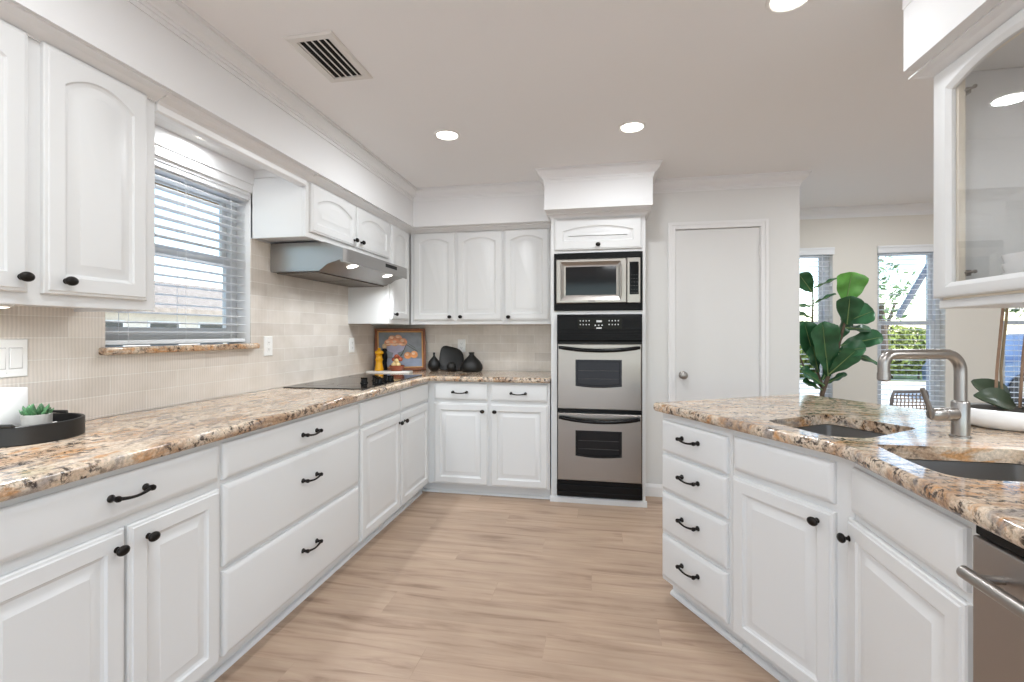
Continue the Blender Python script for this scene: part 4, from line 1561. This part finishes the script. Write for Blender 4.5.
XT = XW + 0.007
plate('light_switch', 'white two-gang switch plate on the tile above the tray', 'light switch', (XT, 1.227, 1.180), R(90), 0.118, 0.128, 'rocker', 2)
plate('wall_outlet', 'white outlet on the tile between the window and range hood', 'outlet', (XT, 2.482, 1.187), R(90), 0.072, 0.118, 'outlet')
plate('wall_outlet', 'white outlet on the tile behind the cooktop near the painting', 'outlet', (XT, 3.44, 1.168), R(90), 0.074, 0.118, 'outlet')
plate('wall_outlet', 'white outlet on the oven wall tile above the black vases', 'outlet', (-1.232, YB - 0.007, 1.150), 0, 0.072, 0.116, 'outlet')

# ------------------------------------------------------------------ things on the long worktop
# round tray
tr = thing('serving_tray', 'round black tray with handles on the long worktop under the switch', 'tray', (-1.795, 1.185, CZ1), 0)
mb = MB()
r_ = 0.14
mb.lathe([(r_ - 0.004, 0.0), (r_, 0.003), (r_, 0.056), (r_ - 0.002, 0.058), (r_ - 0.008, 0.058), (r_ - 0.010, 0.056), (r_ - 0.010, 0.010), (0.002, 0.009)], n=64)
mb.build('pan', M['blackwood'], tr, smooth=True, angle=40)
for s in (-1, 1):
    mb = MB()
    a = R(118) if s > 0 else R(-62)
    T = Matrix.Translation((0.0, 0, 0)) @ Matrix.Rotation(a, 4, 'Z')
    mb.tube([(0.128, -0.042, 0.056), (0.134, -0.040, 0.062), (0.140, 0, 0.064), (0.134, 0.040, 0.062), (0.128, 0.042, 0.056)], 0.005, 8, T=T)
    mb.build('handle', M['blackwood'], tr, smooth=True)
# concrete pot with succulent
pt = thing('potted_succulent', 'small green succulent in a grey concrete pot on the black tray', 'plant', (-1.730, 1.170, CZ1 + 0.0095), 0)
mb = MB()
mb.lathe([(0.030, 0.0), (0.034, 0.003), (0.0365, 0.070), (0.0355, 0.073), (0.031, 0.073), (0.030, 0.062), (0.002, 0.062)], n=32)
mb.build('pot', M['concrete'], pt, smooth=True)
mb = MB()
for ring, (nn, el, ln) in enumerate(((8, 28, 0.037), (7, 50, 0.040), (4, 74, 0.038))):
    for k in range(nn):
        a = 2 * math.pi * (k + 0.5 * ring) / nn
        e = R(el)
        T = Matrix.Translation((0.008 * math.cos(a), 0.008 * math.sin(a), 0.064)) @ Matrix.Rotation(a, 4, 'Z') @ Matrix.Rotation(-e, 4, 'Y')
        mb.tube([(0, 0, 0), (ln * 0.35, 0, -0.001), (ln * 0.7, 0, 0.001), (ln * 0.92, 0, 0.004), (ln * 1.06, 0, 0.007)], [0.004, 0.0062, 0.0064, 0.0034, 0.0005], 8, T=T)
mb.build('succulent', M['succ'], pt, smooth=True)
# white box and little block on the tray
wb = thing('candle_box', 'square white ceramic candle holder on the black tray behind the succulent', 'candle holder', (-1.832, 1.128, CZ1 + 0.0095), R(20))
mb = MB()
sq = lambda s, z: [(x, y, z) for x, y in round_poly([(-s, -s), (s, -s), (s, s), (-s, s)], 0.008, 4)]
mb.loft([sq(0.052, 0.0), sq(0.054, 0.004), sq(0.054, 0.150), sq(0.053, 0.152), sq(0.049, 0.152), sq(0.048, 0.149), sq(0.048, 0.110), ])
mb.build('holder', M['wax'], wb, smooth=True)
mb = MB()
mb.lathe([(0.0015, 0.11), (0.0015, 0.126), (0.0005, 0.127)], n=8)
mb.build('wick', M['slot'], wb)
mb = MB()
mb.box(-0.020, 0.020, -0.012, 0.012, 0.0, 0.030)
lb = mb.build('matchbox', M['plate'], None, bevel=0.002)
lb.location = (-1.786, 1.243, CZ1 + 0.0098)
lb.rotation_euler = (0, 0, R(60))
tag(lb, 'little white matchbox lying on the black tray beside the succulent', 'matchbox')

# marble board, mills, dish
bd = MB()
bd.prism(round_poly([(-0.20, -0.055), (0.18, -0.055), (0.18, 0.043), (-0.20, 0.043)], 0.012), 0.0, 0.016)
bd = bd.build('serving_board', M['marble'], None, bevel=0.003)
bd.location = (-1.735, 3.715, CZ1)
bd.rotation_euler = (0, 0, R(2))
tag(bd, 'narrow white marble board behind the cooktop holding the mills', 'serving board')
BZ = CZ1 + 0.0165
def mill(label, x, y, parts, h=1.0, z=BZ):
    t_ = thing('pepper_mill', label, 'pepper mill', (x, y, z), 0)
    for nm, prof, m_ in parts:
        mb = MB()
        mb.lathe([(a, b * h) for a, b in prof], n=28)
        mb.build(nm, m_, t_, smooth=True, angle=50)
mill('yellow lacquered pepper mill on the marble board in front of the painting', -1.842, 3.712, [
    ('body', [(0.036, 0.0), (0.038, 0.004), (0.037, 0.02), (0.030, 0.055), (0.027, 0.080), (0.030, 0.098), (0.033, 0.104), (0.033, 0.112), (0.028, 0.118), (0.024, 0.140), (0.026, 0.148), (0.020, 0.152)], M['yellow']),
    ('head', [(0.018, 0.153), (0.030, 0.157), (0.036, 0.168), (0.036, 0.180), (0.028, 0.190), (0.016, 0.194), (0.010, 0.200), (0.014, 0.206), (0.013, 0.214), (0.004, 0.220)], M['yellow'])], h=0.88)
mill('black pepper mill with a pale round top behind the yellow mill', -1.833, 3.794, [
    ('body', [(0.027, 0.0), (0.028, 0.004), (0.025, 0.03), (0.020, 0.065), (0.023, 0.09), (0.027, 0.105), (0.024, 0.13), (0.018, 0.150), (0.024, 0.165), (0.018, 0.176)], M['blacksat']),
    ('head', [(0.014, 0.177), (0.018, 0.184), (0.019, 0.196), (0.015, 0.207), (0.003, 0.213)], M['pale_wood'])], h=1.14, z=CZ1)
ds = thing('wooden_dish', 'reddish wooden dish of small fruit in front of the framed painting', 'dish', (-1.682, 3.712, BZ), 0)
mb = MB()
mb.lathe([(0.044, 0.0), (0.050, 0.004), (0.060, 0.026), (0.064, 0.046), (0.060, 0.047), (0.054, 0.030), (0.02, 0.016), (0.002, 0.015)], n=32)
mb.build('bowl', M['terra'], ds, smooth=True)
fr = [(-0.022, -0.012, 0.055, 0.022, 1), (0.020, -0.018, 0.055, 0.021, 1), (0.002, 0.024, 0.055, 0.022, 1), (0.0, -0.004, 0.088, 0.020, 1)]
for x, y, z, r0, k in fr:
    f_ = MB()
    f_.lathe([(0.002, -r0 * 0.9), (r0 * 0.6, -r0 * 0.8), (r0, -r0 * 0.1), (r0 * 0.9, r0 * 0.4), (r0 * 0.45, r0 * 0.85), (r0 * 0.15, r0 * 1.1), (r0 * 0.12, r0 * 1.5), (0.001, r0 * 1.55)], (0, 0, 0), 18)
    o = f_.build('garlic_bulb', M['garlic'], None, smooth=True)
    o.location = (-1.682 + x, 3.712 + y, BZ + z - 0.004)
    tag(o, 'cream bulb heaped in the reddish wooden dish', 'garlic', 'cream bulbs in the wooden dish')
for x, y, z in ((-0.030, 0.014, 0.106), (0.026, 0.012, 0.108), (0.002, -0.008, 0.134), (0.0, 0.034, 0.118)):
    f_ = MB()
    f_.ball((0, 0, 0), 0.021, 0.021, 0.018, 16, 10)
    o = f_.build('red_fruit', M['tomato'], None, smooth=True)
    o.location = (-1.682 + x, 3.712 + y, BZ + z - 0.012)
    tag(o, 'small red fruit heaped on the cream bulbs in the wooden dish', 'fruit', 'red fruit in the wooden dish')

# framed still life leaning across the corner
pf = thing('framed_painting', 'framed still life of peaches leaning across the corner of the worktop', 'painting', (-1.735, 3.912, CZ1), R(31))
TL = Matrix.Rotation(R(-7), 4, 'X')
w, h = 0.445, 0.378
mb = MB()
def fring(d, y):
    return [(-w / 2 + d, y, d), (w / 2 - d, y, d), (w / 2 - d, y, h - d), (-w / 2 + d, y, h - d)]
mb.loft([fring(0, 0), fring(0, -0.014), fring(0.006, -0.022), fring(0.018, -0.020), fring(0.026, -0.012), fring(0.026, 0)], closed=True, T=TL)
mb.build('frame', M['brownwood'], pf)
mb = MB()
mb.loft([fring(0.026, -0.002), fring(0.024, -0.013), fring(0.030, -0.015), fring(0.036, -0.008), fring(0.036, -0.002)], closed=True, T=TL)
mb.build('frame_lip', M['goldlip'], pf)
mb = MB()
mb.box(-w / 2 + 0.03, w / 2 - 0.03, -0.006, -0.002, 0.03, h - 0.03, T=TL)
cv = mb.build('canvas', M['canvas'], pf)
def blob(cx_, cz_, rx, rz, y=-0.0064, a0=0, a1=360, n=22):
    return [(cx_ + rx * math.cos(R(a0 + (a1 - a0) * k / n)), y, cz_ + rz * math.sin(R(a0 + (a1 - a0) * k / n))) for k in range(n + (0 if a1 - a0 == 360 else 1))]
def paint(name, m_, shapes):
    mb = MB()
    for s in shapes:
        mb.add(s, [tuple(range(len(s)))], T=TL)
    mb.build(name, m_, cv)
paint('painted_table', M['pt_table'], [[(-0.19, -0.0062, 0.032), (0.19, -0.0062, 0.032), (0.19, -0.0062, 0.105), (-0.19, -0.0062, 0.115)]])
paint('painted_bowl', M['pt_bowl'], [blob(-0.045, 0.235, 0.095, 0.075, -0.0066, 180, 360), [(-0.075, -0.0065, 0.12), (-0.015, -0.0065, 0.12), (-0.03, -0.0065, 0.17), (-0.06, -0.0065, 0.17)]])
paint('painted_peaches', M['pt_peach'], [blob(-0.105, 0.250, 0.034, 0.030, -0.0070), blob(-0.072, 0.285, 0.032, 0.030, -0.0071), blob(-0.020, 0.290, 0.034, 0.031, -0.0072), blob(-0.048, 0.250, 0.036, 0.030, -0.0074), blob(0.022, 0.255, 0.036, 0.035, -0.0076)])
paint('painted_highlights', M['pt_light'], [blob(-0.110, 0.258, 0.016, 0.012, -0.0079), blob(-0.076, 0.296, 0.016, 0.012, -0.0079), blob(-0.022, 0.302, 0.018, 0.012, -0.0079), blob(-0.052, 0.260, 0.018, 0.011, -0.0079), blob(0.016, 0.268, 0.017, 0.014, -0.0079), blob(0.056, 0.144, 0.015, 0.012, -0.0079), blob(0.112, 0.152, 0.016, 0.012, -0.0079), blob(-0.045, 0.236, 0.093, 0.008, -0.0077)])
paint('painted_oranges', M['pt_orange'], [blob(0.062, 0.135, 0.032, 0.031, -0.0072), blob(0.118, 0.142, 0.033, 0.032, -0.0074)])
def stroke(pts, wd, y):
    o = []
    for s in (1, -1):
        seq = pts if s == 1 else pts[::-1]
        for (x, z) in seq:
            o.append((x, y, z + s * wd / 2))
    return o
paint('painted_twigs', M['pt_leaf'], [stroke([(-0.02, 0.10), (0.02, 0.16), (0.05, 0.235)], 0.016, -0.0069), stroke([(0.05, 0.235), (0.10, 0.20), (0.15, 0.17)], 0.006, -0.0069), stroke([(0.07, 0.24), (0.13, 0.20), (0.14, 0.17)], 0.005, -0.0069), blob(0.0, 0.11, 0.018, 0.012, -0.0069)])

# black ceramics beside the painting
t_ = tag(MB().lathe([(0.022, 0.0), (0.036, 0.006), (0.054, 0.034), (0.057, 0.056), (0.048, 0.086), (0.026, 0.112), (0.012, 0.128), (0.0085, 0.140), (0.011, 0.160), (0.009, 0.164), (0.006, 0.160), (0.005, 0.14), (0.002, 0.135)], n=36).build('bottle_vase', M['matteblack'], None, smooth=True, angle=60),
    'small round black vase with a thin neck beside the framed painting', 'vase')
t_.location = (-1.432, 3.93, CZ1)
t_ = thing('black_platter', 'squarish black platter standing upright behind the small black ball', 'platter', (-1.304, 4.005, CZ1), 0)
mb = MB()
def pl(s, y):
    return [(x * s + 0.0, y, (z - 0.106) * s + 0.106) for x, z in round_poly([(-0.118, 0.0), (0.118, 0.0), (0.120, 0.185), (-0.098, 0.236)], [0.055, 0.06, 0.10, 0.07], 10)]
TP = Matrix.Rotation(R(-9), 4, 'X')
mb.loft([pl(0.86, 0.0), pl(0.98, -0.004), pl(1.0, -0.010), pl(0.985, -0.014), pl(0.95, -0.012), pl(0.86, -0.006)], T=TP)
mb.build('plate', M['matteblack'], t_, smooth=True)
t_ = tag(MB().lathe([(0.016, 0.0), (0.028, 0.008), (0.039, 0.026), (0.041, 0.042), (0.036, 0.062), (0.024, 0.076), (0.008, 0.082), (0.001, 0.083)], n=32).build('ceramic_ball', M['matteblack'], None, smooth=True, angle=60),
    'small black ceramic ball in front of the upright platter', 'ornament')
t_.location = (-1.268, 3.915, CZ1)
t_ = tag(MB().lathe([(0.070, 0.0), (0.086, 0.006), (0.098, 0.030), (0.094, 0.056), (0.072, 0.092), (0.042, 0.122), (0.024, 0.140), (0.019, 0.152), (0.026, 0.166), (0.022, 0.168), (0.014, 0.152), (0.012, 0.14), (0.002, 0.12)], n=40).build('teardrop_vase', M['matteblack'], None, smooth=True, angle=60),
    'wide teardrop-shaped black vase nearest the oven tower', 'vase')
t_.location = (-1.095, 3.945, CZ1)

# ------------------------------------------------------------------ orchid planter on the peninsula
pl_ = thing('orchid_planter', 'white oval planter with broad dark orchid leaves and staked stems', 'plant', (1.438, 1.955, CZ1), R(-20))
mb = MB()
mb.lathe([(0.090, 0.0), (0.112, 0.006), (0.138, 0.026), (0.147, 0.048), (0.142, 0.068), (0.136, 0.070), (0.136, 0.060), (0.002, 0.058)], n=48, sx=1.18, sy=0.9)
mb.build('bowl', M['wax'], pl_, smooth=True, angle=50)
mb = MB()
mb.lathe([(0.135, 0.059), (0.10, 0.069), (0.05, 0.072), (0.002, 0.073)], n=32, sx=1.17, sy=0.88)
mb.build('moss', M['soil'], pl_, smooth=True)


def leaf_mesh(mb, base, tip, width, up, curl=0.15, fold=0.25, shape='fig', n=9, th=0.0015, mi=0):
    """a leaf blade from base to tip; up = rough blade normal"""
    base, tip, up = Vector(base), Vector(tip), Vector(up)
    ax = tip - base
    L = ax.length
    ax.normalize()
    sd = ax.cross(up).normalized()
    nn = sd.cross(ax).normalized()
    top, bot = [], []
    cols = (-1, -0.55, 0, 0.55, 1)
    for i in range(n + 1):
        t = i / n
        if shape == 'fig':
            wd = width * (0.10 + 0.9 * math.sin(math.pi * min(1, t * 0.62 + 0.02)) ** 1.2) * (1 - max(0, (t - 0.86) / 0.14) ** 2 * 0.75)
        else:
            wd = width * math.sin(math.pi * (0.04 + 0.94 * t)) ** 0.75
        c_ = curl * L * (4 * t * (1 - t))
        for q in cols:
            rip = (0.03 if shape == 'fig' else 0.01) * L * math.sin(t * 15 + q * 2) * abs(q)
            p = base + ax * (L * t) + sd * (q * wd / 2) + nn * (c_ + fold * abs(q) * wd / 2 + rip)
            top.append(tuple(p + nn * th))
            bot.append(tuple(p - nn * th))
    m_ = len(cols)
    f = []
    k0 = len(top)
    for i in range(n):
        for j in range(m_ - 1):
            a = i * m_ + j
            f.append((a, a + 1, a + m_ + 1, a + m_))
            f.append((k0 + a, k0 + a + m_, k0 + a + m_ + 1, k0 + a + 1))
    for i in range(n):
        a, b = i * m_, (i + 1) * m_
        f.append((a, b, k0 + b, k0 + a))
        a, b = i * m_ + m_ - 1, (i + 1) * m_ + m_ - 1
        f.append((b, a, k0 + a, k0 + b))
    for j in range(m_ - 1):
        f.append((j + 1, j, k0 + j, k0 + j + 1))
        a = n * m_ + j
        f.append((a, a + 1, k0 + a + 1, k0 + a))
    mb.add(top + bot, f, mi)


mb = MB()
for b, t, wd in (((0.0, 0.0, 0.07), (-0.118, -0.05, 0.112), 0.085), ((-0.01, 0.02, 0.08), (-0.10, 0.05, 0.158), 0.080), ((0.06, 0, 0.07), (0.01, -0.10, 0.115), 0.07), ((0.03, 0, 0.08), (0.18, -0.04, 0.120), 0.085), ((0.05, 0.02, 0.08), (0.14, 0.08, 0.14), 0.08), ((0.02, -0.02, 0.075), (0.12, -0.11, 0.12), 0.07)):
    leaf_mesh(mb, b, t, wd, (0, -0.75, 0.65), 0.10, 0.30, 'oval', th=0.003)
mb.build('orchid_leaves', M['orchidleaf'], pl_, smooth=True)
mb = MB()
mb.tube([(-0.050, 0.0, 0.07), (-0.046, 0.0, 0.2), (-0.030, 0.002, 0.42), (-0.02, 0.002, 0.62)], 0.0046, 8)
mb.tube([(0.012, 0.0, 0.07), (0.020, 0.0, 0.25), (0.036, 0.0, 0.45), (0.046, 0, 0.62)], 0.0046, 8)
mb.build('stakes', M['bamboo'], pl_, smooth=True)
mb = MB()
mb.tube([(-0.030, 0.004, 0.07), (-0.036, 0.0, 0.2), (-0.022, -0.004, 0.40), (-0.012, 0.002, 0.62)], 0.0042, 8)
mb.tube([(0.040, 0.004, 0.07), (0.034, 0.0, 0.22), (0.046, -0.006, 0.42), (0.056, 0, 0.62)], 0.0042, 8)
mb.build('flower_stems', M['orchidstem'], pl_, smooth=True)

# ------------------------------------------------------------------ fiddle leaf fig in the dining area
CT, CS = math.cos(math.atan(88 / 470.0)), math.sin(math.atan(88 / 470.0))
FGX, FGY = 1.80, 4.22


def fp(u, v, dy=0.0):
    """point of the tree read off the photograph, at the tree's own distance from the wall"""
    a, b = (u - 512.0) / 470.0, -(v - 333.0) / 470.0
    r = Vector((a * CT - CS, a * CS + CT, b))
    t = (FGY + dy) / r.y
    return Vector((t * r.x - FGX, dy, CAM_H + t * r.z))


ft = thing('fiddle_leaf_fig', 'tall fiddle leaf fig beside the dining windows', 'plant', (FGX, FGY, 0), 0)
mb = MB()
mb.lathe([(0.13, 0.0), (0.15, 0.01), (0.175, 0.2), (0.18, 0.34), (0.17, 0.345), (0.165, 0.31), (0.002, 0.30)], (fp(822, 394).x, 0, 0), 32)
mb.build('planter', M['basket'], ft, smooth=True)
mb = MB()
q = fp(822, 394)
mb.tube([(q.x, 0, 0.29), (q.x + 0.01, 0.0, 0.5), tuple(q), tuple(fp(829, 374)), tuple(fp(838, 348)), tuple(fp(845, 322)), tuple(fp(846, 303))], [0.022, 0.02, 0.018, 0.015, 0.012, 0.009, 0.006], 10)
mb.tube([tuple(fp(823, 388)), tuple(fp(816, 368, 0.04)), tuple(fp(812, 335, 0.07)), tuple(fp(813, 300, 0.08)), tuple(fp(812, 283, 0.08))], [0.014, 0.011, 0.008, 0.006, 0.004], 8)
mb.tube([tuple(fp(823, 388)), tuple(fp(806, 372, -0.03)), tuple(fp(797, 350, -0.05))], [0.012, 0.009, 0.005], 8)
mb.build('trunk', M['bark'], ft, smooth=True)
mb = MB()
PX_ = 0.0089
# base u,v,dy  tip u,v,dy  width px, normal, young?
LV = [
    ((845, 306, 0.0), (852, 272, -0.05), 26, (0.1, -1, 0.2), 1), ((846, 322, 0.0), (874, 311, -0.10), 22, (0.2, -0.8, 0.6), 0),
    ((847, 324, -0.02), (850, 296, -0.12), 20, (-0.3, -1, 0.3), 0), ((845, 328, 0.0), (871, 330, -0.05), 12, (0.1, -0.6, 0.8), 0),
    ((840, 346, 0.0), (883, 337, -0.12), 19, (0.1, -0.75, 0.65), 0), ((836, 352, -0.02), (866, 348, -0.16), 16, (0.1, -0.9, 0.4), 0),
    ((842, 350, 0.0), (878, 364, -0.05), 9, (0, -0.5, 0.9), 0), ((828, 376, -0.02), (822, 322, -0.14), 24, (0.05, -1, 0.25), 0),
    ((829, 374, -0.03), (856, 350, -0.15), 16, (0.2, -0.9, 0.35), 0), ((816, 366, 0.02), (804, 322, -0.10), 19, (-0.1, -1, 0.2), 0),
    ((812, 340, 0.06), (797, 326, -0.02), 16, (-0.2, -0.8, 0.6), 0), ((812, 292, 0.08), (799, 274, 0.0), 16, (-0.5, -0.8, 0.2), 0),
    ((814, 288, 0.08), (839, 278, 0.02), 7, (0.1, -0.35, 0.9), 0), ((813, 304, 0.08), (836, 294, 0.02), 7, (0.2, -0.35, 0.9), 0),
    ((813, 306, 0.08), (797, 306, 0.02), 10, (0, -0.4, 0.9), 0), ((812, 318, 0.07), (795, 312, 0.0), 10, (0, -0.6, 0.8), 0),
    ((838, 348, 0.0), (826, 326, -0.02), 16, (-0.2, -0.8, 0.5), 0), ((840, 340, 0.02), (845, 318, 0.08), 14, (0.5, -0.8, 0.3), 0),
    ((824, 386, -0.02), (801, 370, -0.10), 14, (-0.1, -0.7, 0.7), 0), ((826, 384, 0.0), (847, 374, -0.08), 9, (0.1, -0.5, 0.85), 0),
    ((822, 390, -0.02), (803, 382, -0.08), 10, (-0.1, -0.6, 0.8), 0), 
    
    ((818, 372, 0.02), (812, 345, -0.05), 18, (0.3, -0.9, 0.3), 0), ((838, 306, 0.0), (841, 320, -0.02), 6, (0.7, -0.6, 0.2), 0),
    ((822, 380, 0.0), (835, 352, -0.05), 14, (0.3, -0.9, 0.2), 0),
]
for b, t, wd, up, young in LV:
    leaf_mesh(mb, fp(*b), fp(*t), wd * PX_, up, 0.0, random.uniform(0.15, 0.4), 'fig', n=14, mi=young)
for b, t, wd, up, young in LV:
    b_, t_ = fp(*b), fp(*t)
    sd_ = (t_ - b_).normalized().cross(Vector(up)).normalized()
    n_ = sd_.cross((t_ - b_).normalized())
    mb.tube([tuple(b_ + (t_ - b_) * q + n_ * 0.004) for q in (0.0, 0.4, 0.8, 0.95)], [0.0045, 0.0035, 0.002, 0.0008], 6, mi=2)
mb.build('foliage', [M['leaf'], M['leaf2'], M['vein']], ft, smooth=True)

# ------------------------------------------------------------------ dining chair with a woven back, seen past the faucet
dc = thing('dining_chair', 'dining chair with a thin metal frame and woven back beyond the faucet', 'chair', (1.865, 3.30, 0), R(6))
mb = MB()
ring = [(-0.11, 0.0, 0.62), (-0.105, -0.02, 0.86), (-0.095, -0.025, 0.905), (0.09, -0.025, 0.908), (0.10, -0.02, 0.88), (0.115, 0.0, 0.62)]
mb.tube(ring, 0.009, 8)
mb.build('back_frame', M['chairmetal'], dc, smooth=True)
mb = MB()
for k in range(12):
    z = 0.66 + k * 0.02
    mb.tube([(-0.100 + 0.0, -0.010 + 0.004 * ((k + j) % 2), z) if False else (-0.100 + 0.2 * j / 16.0, -0.014 + 0.006 * ((k + j) % 2), z) for j in range(17)], 0.0035, 5)
for j in range(9):
    x = -0.09 + j * 0.0225
    mb.tube([(x, -0.012 + 0.006 * (k % 2), 0.63 + k * 0.022) for k in range(13)], 0.003, 5)
mb.build('woven_back', M['rattan'], dc)
mb = MB()
mb.prism(round_poly([(-0.2, -0.02), (-0.19, 0.40), (0.19, 0.40), (0.2, -0.02)][::-1], 0.05), 0.44, 0.47)
mb.build('seat', M['rattan'], dc, bevel=0.008)
for sx in (-1, 1):
    mb = MB()
    mb.tube([(sx * 0.115, 0.0, 0.63), (sx * 0.16, -0.005, 0.45), (sx * 0.19, -0.03, 0.0)], 0.011, 8)
    mb.build('leg', M['chairmetal'], dc, smooth=True)
    mb = MB()
    mb.tube([(sx * 0.165, 0.36, 0.44), (sx * 0.19, 0.40, 0.0)], 0.011, 8)
    mb.build('leg', M['chairmetal'], dc, smooth=True)

# ------------------------------------------------------------------ outdoors
GZ = -0.15
mb = MB()
mb.box(-40, 40, -40, 40, GZ - 0.2, GZ)
struct('ground', mb, M['lawn'])
mb = MB()
mb.box(-3, 14, 5.1, 15.5, GZ, GZ + 0.012)
struct('driveway', mb, M['concreteout'])
mb = MB()
mb.box(-20, 25, -39, -3.4, GZ, GZ + 0.012)  # unseen pale paving, added to bounce neutral daylight onto the ceiling
mb.box(-11, -2.4, -3.4, 16, GZ, GZ + 0.012)  # pale strip added to keep green lawn bounce off the neighbouring wall
struct('bounce_paving', mb, M['concreteout'])
# blue car side-on in the driveway
car = thing('car', 'blue car parked in the driveway outside the dining windows', 'car', (9.3, 11.4, GZ + 0.014), 0)
mb = MB()
side = [(-2.1, 0.32), (-2.12, 0.62), (-2.0, 0.80), (-1.15, 0.95), (-0.55, 1.38), (0.75, 1.42), (1.45, 1.02), (2.05, 0.96), (2.12, 0.6), (2.08, 0.3)]
loops = []
for y, s in ((-0.86, 0.94), (-0.80, 1.0), (0.80, 1.0), (0.86, 0.94)):
    loops.append([(x * (1 if abs(y) < 0.83 else 0.985), y * (1.0 if z < 1.0 else 0.84), 0.3 + (z - 0.3) * (s if z > 0.5 else 1)) for x, z in side])
mb.loft(loops)
mb.build('body', M['carblue'], car, smooth=True, angle=40)
for s in (-1, 1):
    mb = MB()
    y = 0.815 * s
    mb.loft([[(-1.0, y * 0.98, 0.97), (1.25, y * 0.98, 1.0), (0.72, y * 0.90, 1.34), (-0.5, y * 0.90, 1.31)], [(-1.0, y * 1.02, 0.97), (1.25, y * 1.02, 1.0), (0.72, y * 0.93, 1.34), (-0.5, y * 0.93, 1.31)]])
    mb.build('side_window', M['darkglass'], car)
    for x in (-1.32, 1.32):
        mb = MB()
        T = Matrix.Translation((x, s * 0.72, 0.325)) @ Matrix.Rotation(R(-90 * s), 4, 'X')
        mb.lathe([(0.20, -0.01), (0.325, -0.01), (0.325, 0.17), (0.21, 0.18), (0.19, 0.165)], n=28, T=T)
        wh = mb.build('wheel', M['tyre'], car, smooth=True)
        mb = MB()
        mb.lathe([(0.195, 0.15), (0.19, 0.172), (0.05, 0.182), (0.002, 0.182)], n=24, T=T)
        mb.build('rim', M['nickel'], wh, smooth=True)


def crown(mb, c, rx, ry, rz, n, s):
    for k in range(n):
        while True:
            p = Vector((random.uniform(-1, 1), random.uniform(-1, 1), random.uniform(-1, 1)))
            if 0.25 < p.length < 1:
                break
        q = Vector((c[0] + p.x * rx, c[1] + p.y * ry, c[2] + p.z * rz))
        d = Vector((random.gauss(0, 1), random.gauss(0, 1), random.gauss(0, 1))).normalized() * s
        e = d.orthogonal().normalized() * s * 0.45
        nrm = d.cross(e).normalized() * s * 0.12
        mb.add([tuple(q - d), tuple(q + e), tuple(q + d), tuple(q - e), tuple(q + nrm), tuple(q - nrm)],
               [(0, 1, 4), (1, 2, 4), (2, 3, 4), (3, 0, 4), (1, 0, 5), (2, 1, 5), (3, 2, 5), (0, 3, 5)])


def tree(label, x, y, hgt, cr, n, m_='treeleaf'):
    t_ = thing('shade_tree', label, 'tree', (x, y, GZ), 0)
    mb = MB()
    mb.tube([(0, 0, 0), (0.05, 0.02, hgt * 0.3), (-0.04, 0.0, hgt * 0.62)], [0.16, 0.12, 0.08], 10)
    mb.tube([(0.04, 0.02, hgt * 0.35), (0.5 * cr, 0.1, hgt * 0.62)], [0.07, 0.03], 8)
    mb.tube([(0.03, 0.02, hgt * 0.38), (-0.5 * cr, -0.1, hgt * 0.66)], [0.07, 0.03], 8)
    mb.build('trunk', M['bark'], t_, smooth=True)
    mb = MB()
    crown(mb, (0, 0, hgt * 0.72), cr, cr, hgt * 0.30, n, 0.13)
    mb.build('crown', M[m_], t_)
    return t_


tree('loose green tree past the driveway, seen through the blind behind the faucet', 8.1, 15.5, 3.7, 0.8, 170)
tree('green tree past the blue car, seen behind the orchid stems', 13.0, 16.0, 4.2, 1.9, 1500)
hg = thing('garden_hedge', 'sunlit yellow-green hedge along the far side of the driveway', 'hedge', (7.2, 16.6, GZ), 0)
mb = MB()
crown(mb, (0, 0, 0.85), 4.4, 0.6, 0.85, 6000, 0.14)
mb.build('foliage', M['hedge'], hg)
mb = MB()
for k in range(12):
    mb.tube([(-4.0 + k * 0.72, 0, 0), (-4.0 + k * 0.72 + 0.05, 0.02, 0.7)], 0.03, 6)
mb.build('stems', M['bark'], hg)
# grey porch post with a slanting brace outside the middle dining window
pp = thing('porch_post', 'grey post with a slanting brace outside the window behind the faucet', 'post', (3.50, 5.75, GZ), 0)
mb = MB()
mb.box(-0.05, 0.05, -0.05, 0.05, 0, 2.9)
mb.build('post', M['greypost'], pp, bevel=0.005)
mb = MB()
mb.tube([(-0.05, 0, 2.14), (-0.34, 0, 1.59)], 0.03, 10)
mb.build('brace', M['greypost'], pp, smooth=True)

# roof eave outside the kitchen window
ev = thing('roof_eave', 'cream painted eave board outside the window above the long counter', 'eave', (-2.72, 2.0, 2.22), 0)
mb = MB()
mb.box(-0.02, 0.02, -3.5, 4.5, 0.0, 0.20)
mb.build('fascia', M['fascia'], ev)
mb = MB()
mb.box(-0.03, 0.03, -3.5, 4.5, -0.04, 0.0)
mb.build('drip_board', M['fasciabrown'], ev)
mb = MB()
mb.box(0.02, 0.60, -3.5, 4.5, 0.17, 0.20)
mb.build('soffit_board', M['fascia'], ev)
# neighbouring house
nh = thing('neighbour_house', 'cream house with dark windows and a low roof outside the kitchen window', 'house', (-11.5, 7.5, GZ - 0.22), 0)
mb = MB()
mb.box(-4, 0, -7.5, 7.5, 0, 2.25)
mb.build('walls', M['stucco'], nh)
mb = MB()
mb.ext([(0.55, 2.15), (0.55, 2.28), (-2.0, 3.25), (-4.55, 2.28), (-4.55, 2.15)], -8, 8, 'y')
mb.build('roof', M['roof'], nh)
for k in range(9):
    mb = MB()
    y = -6.6 + k * 1.55
    mb.box(0.0, 0.03, y, y + 0.95, 1.0, 1.95)
    wd_ = mb.build('window_frame', M['slat'], nh)
    mb = MB()
    mb.box(0.03, 0.04, y + 0.06, y + 0.89, 1.06, 1.89)
    mb.build('window_pane', M['darkglass'], wd_)
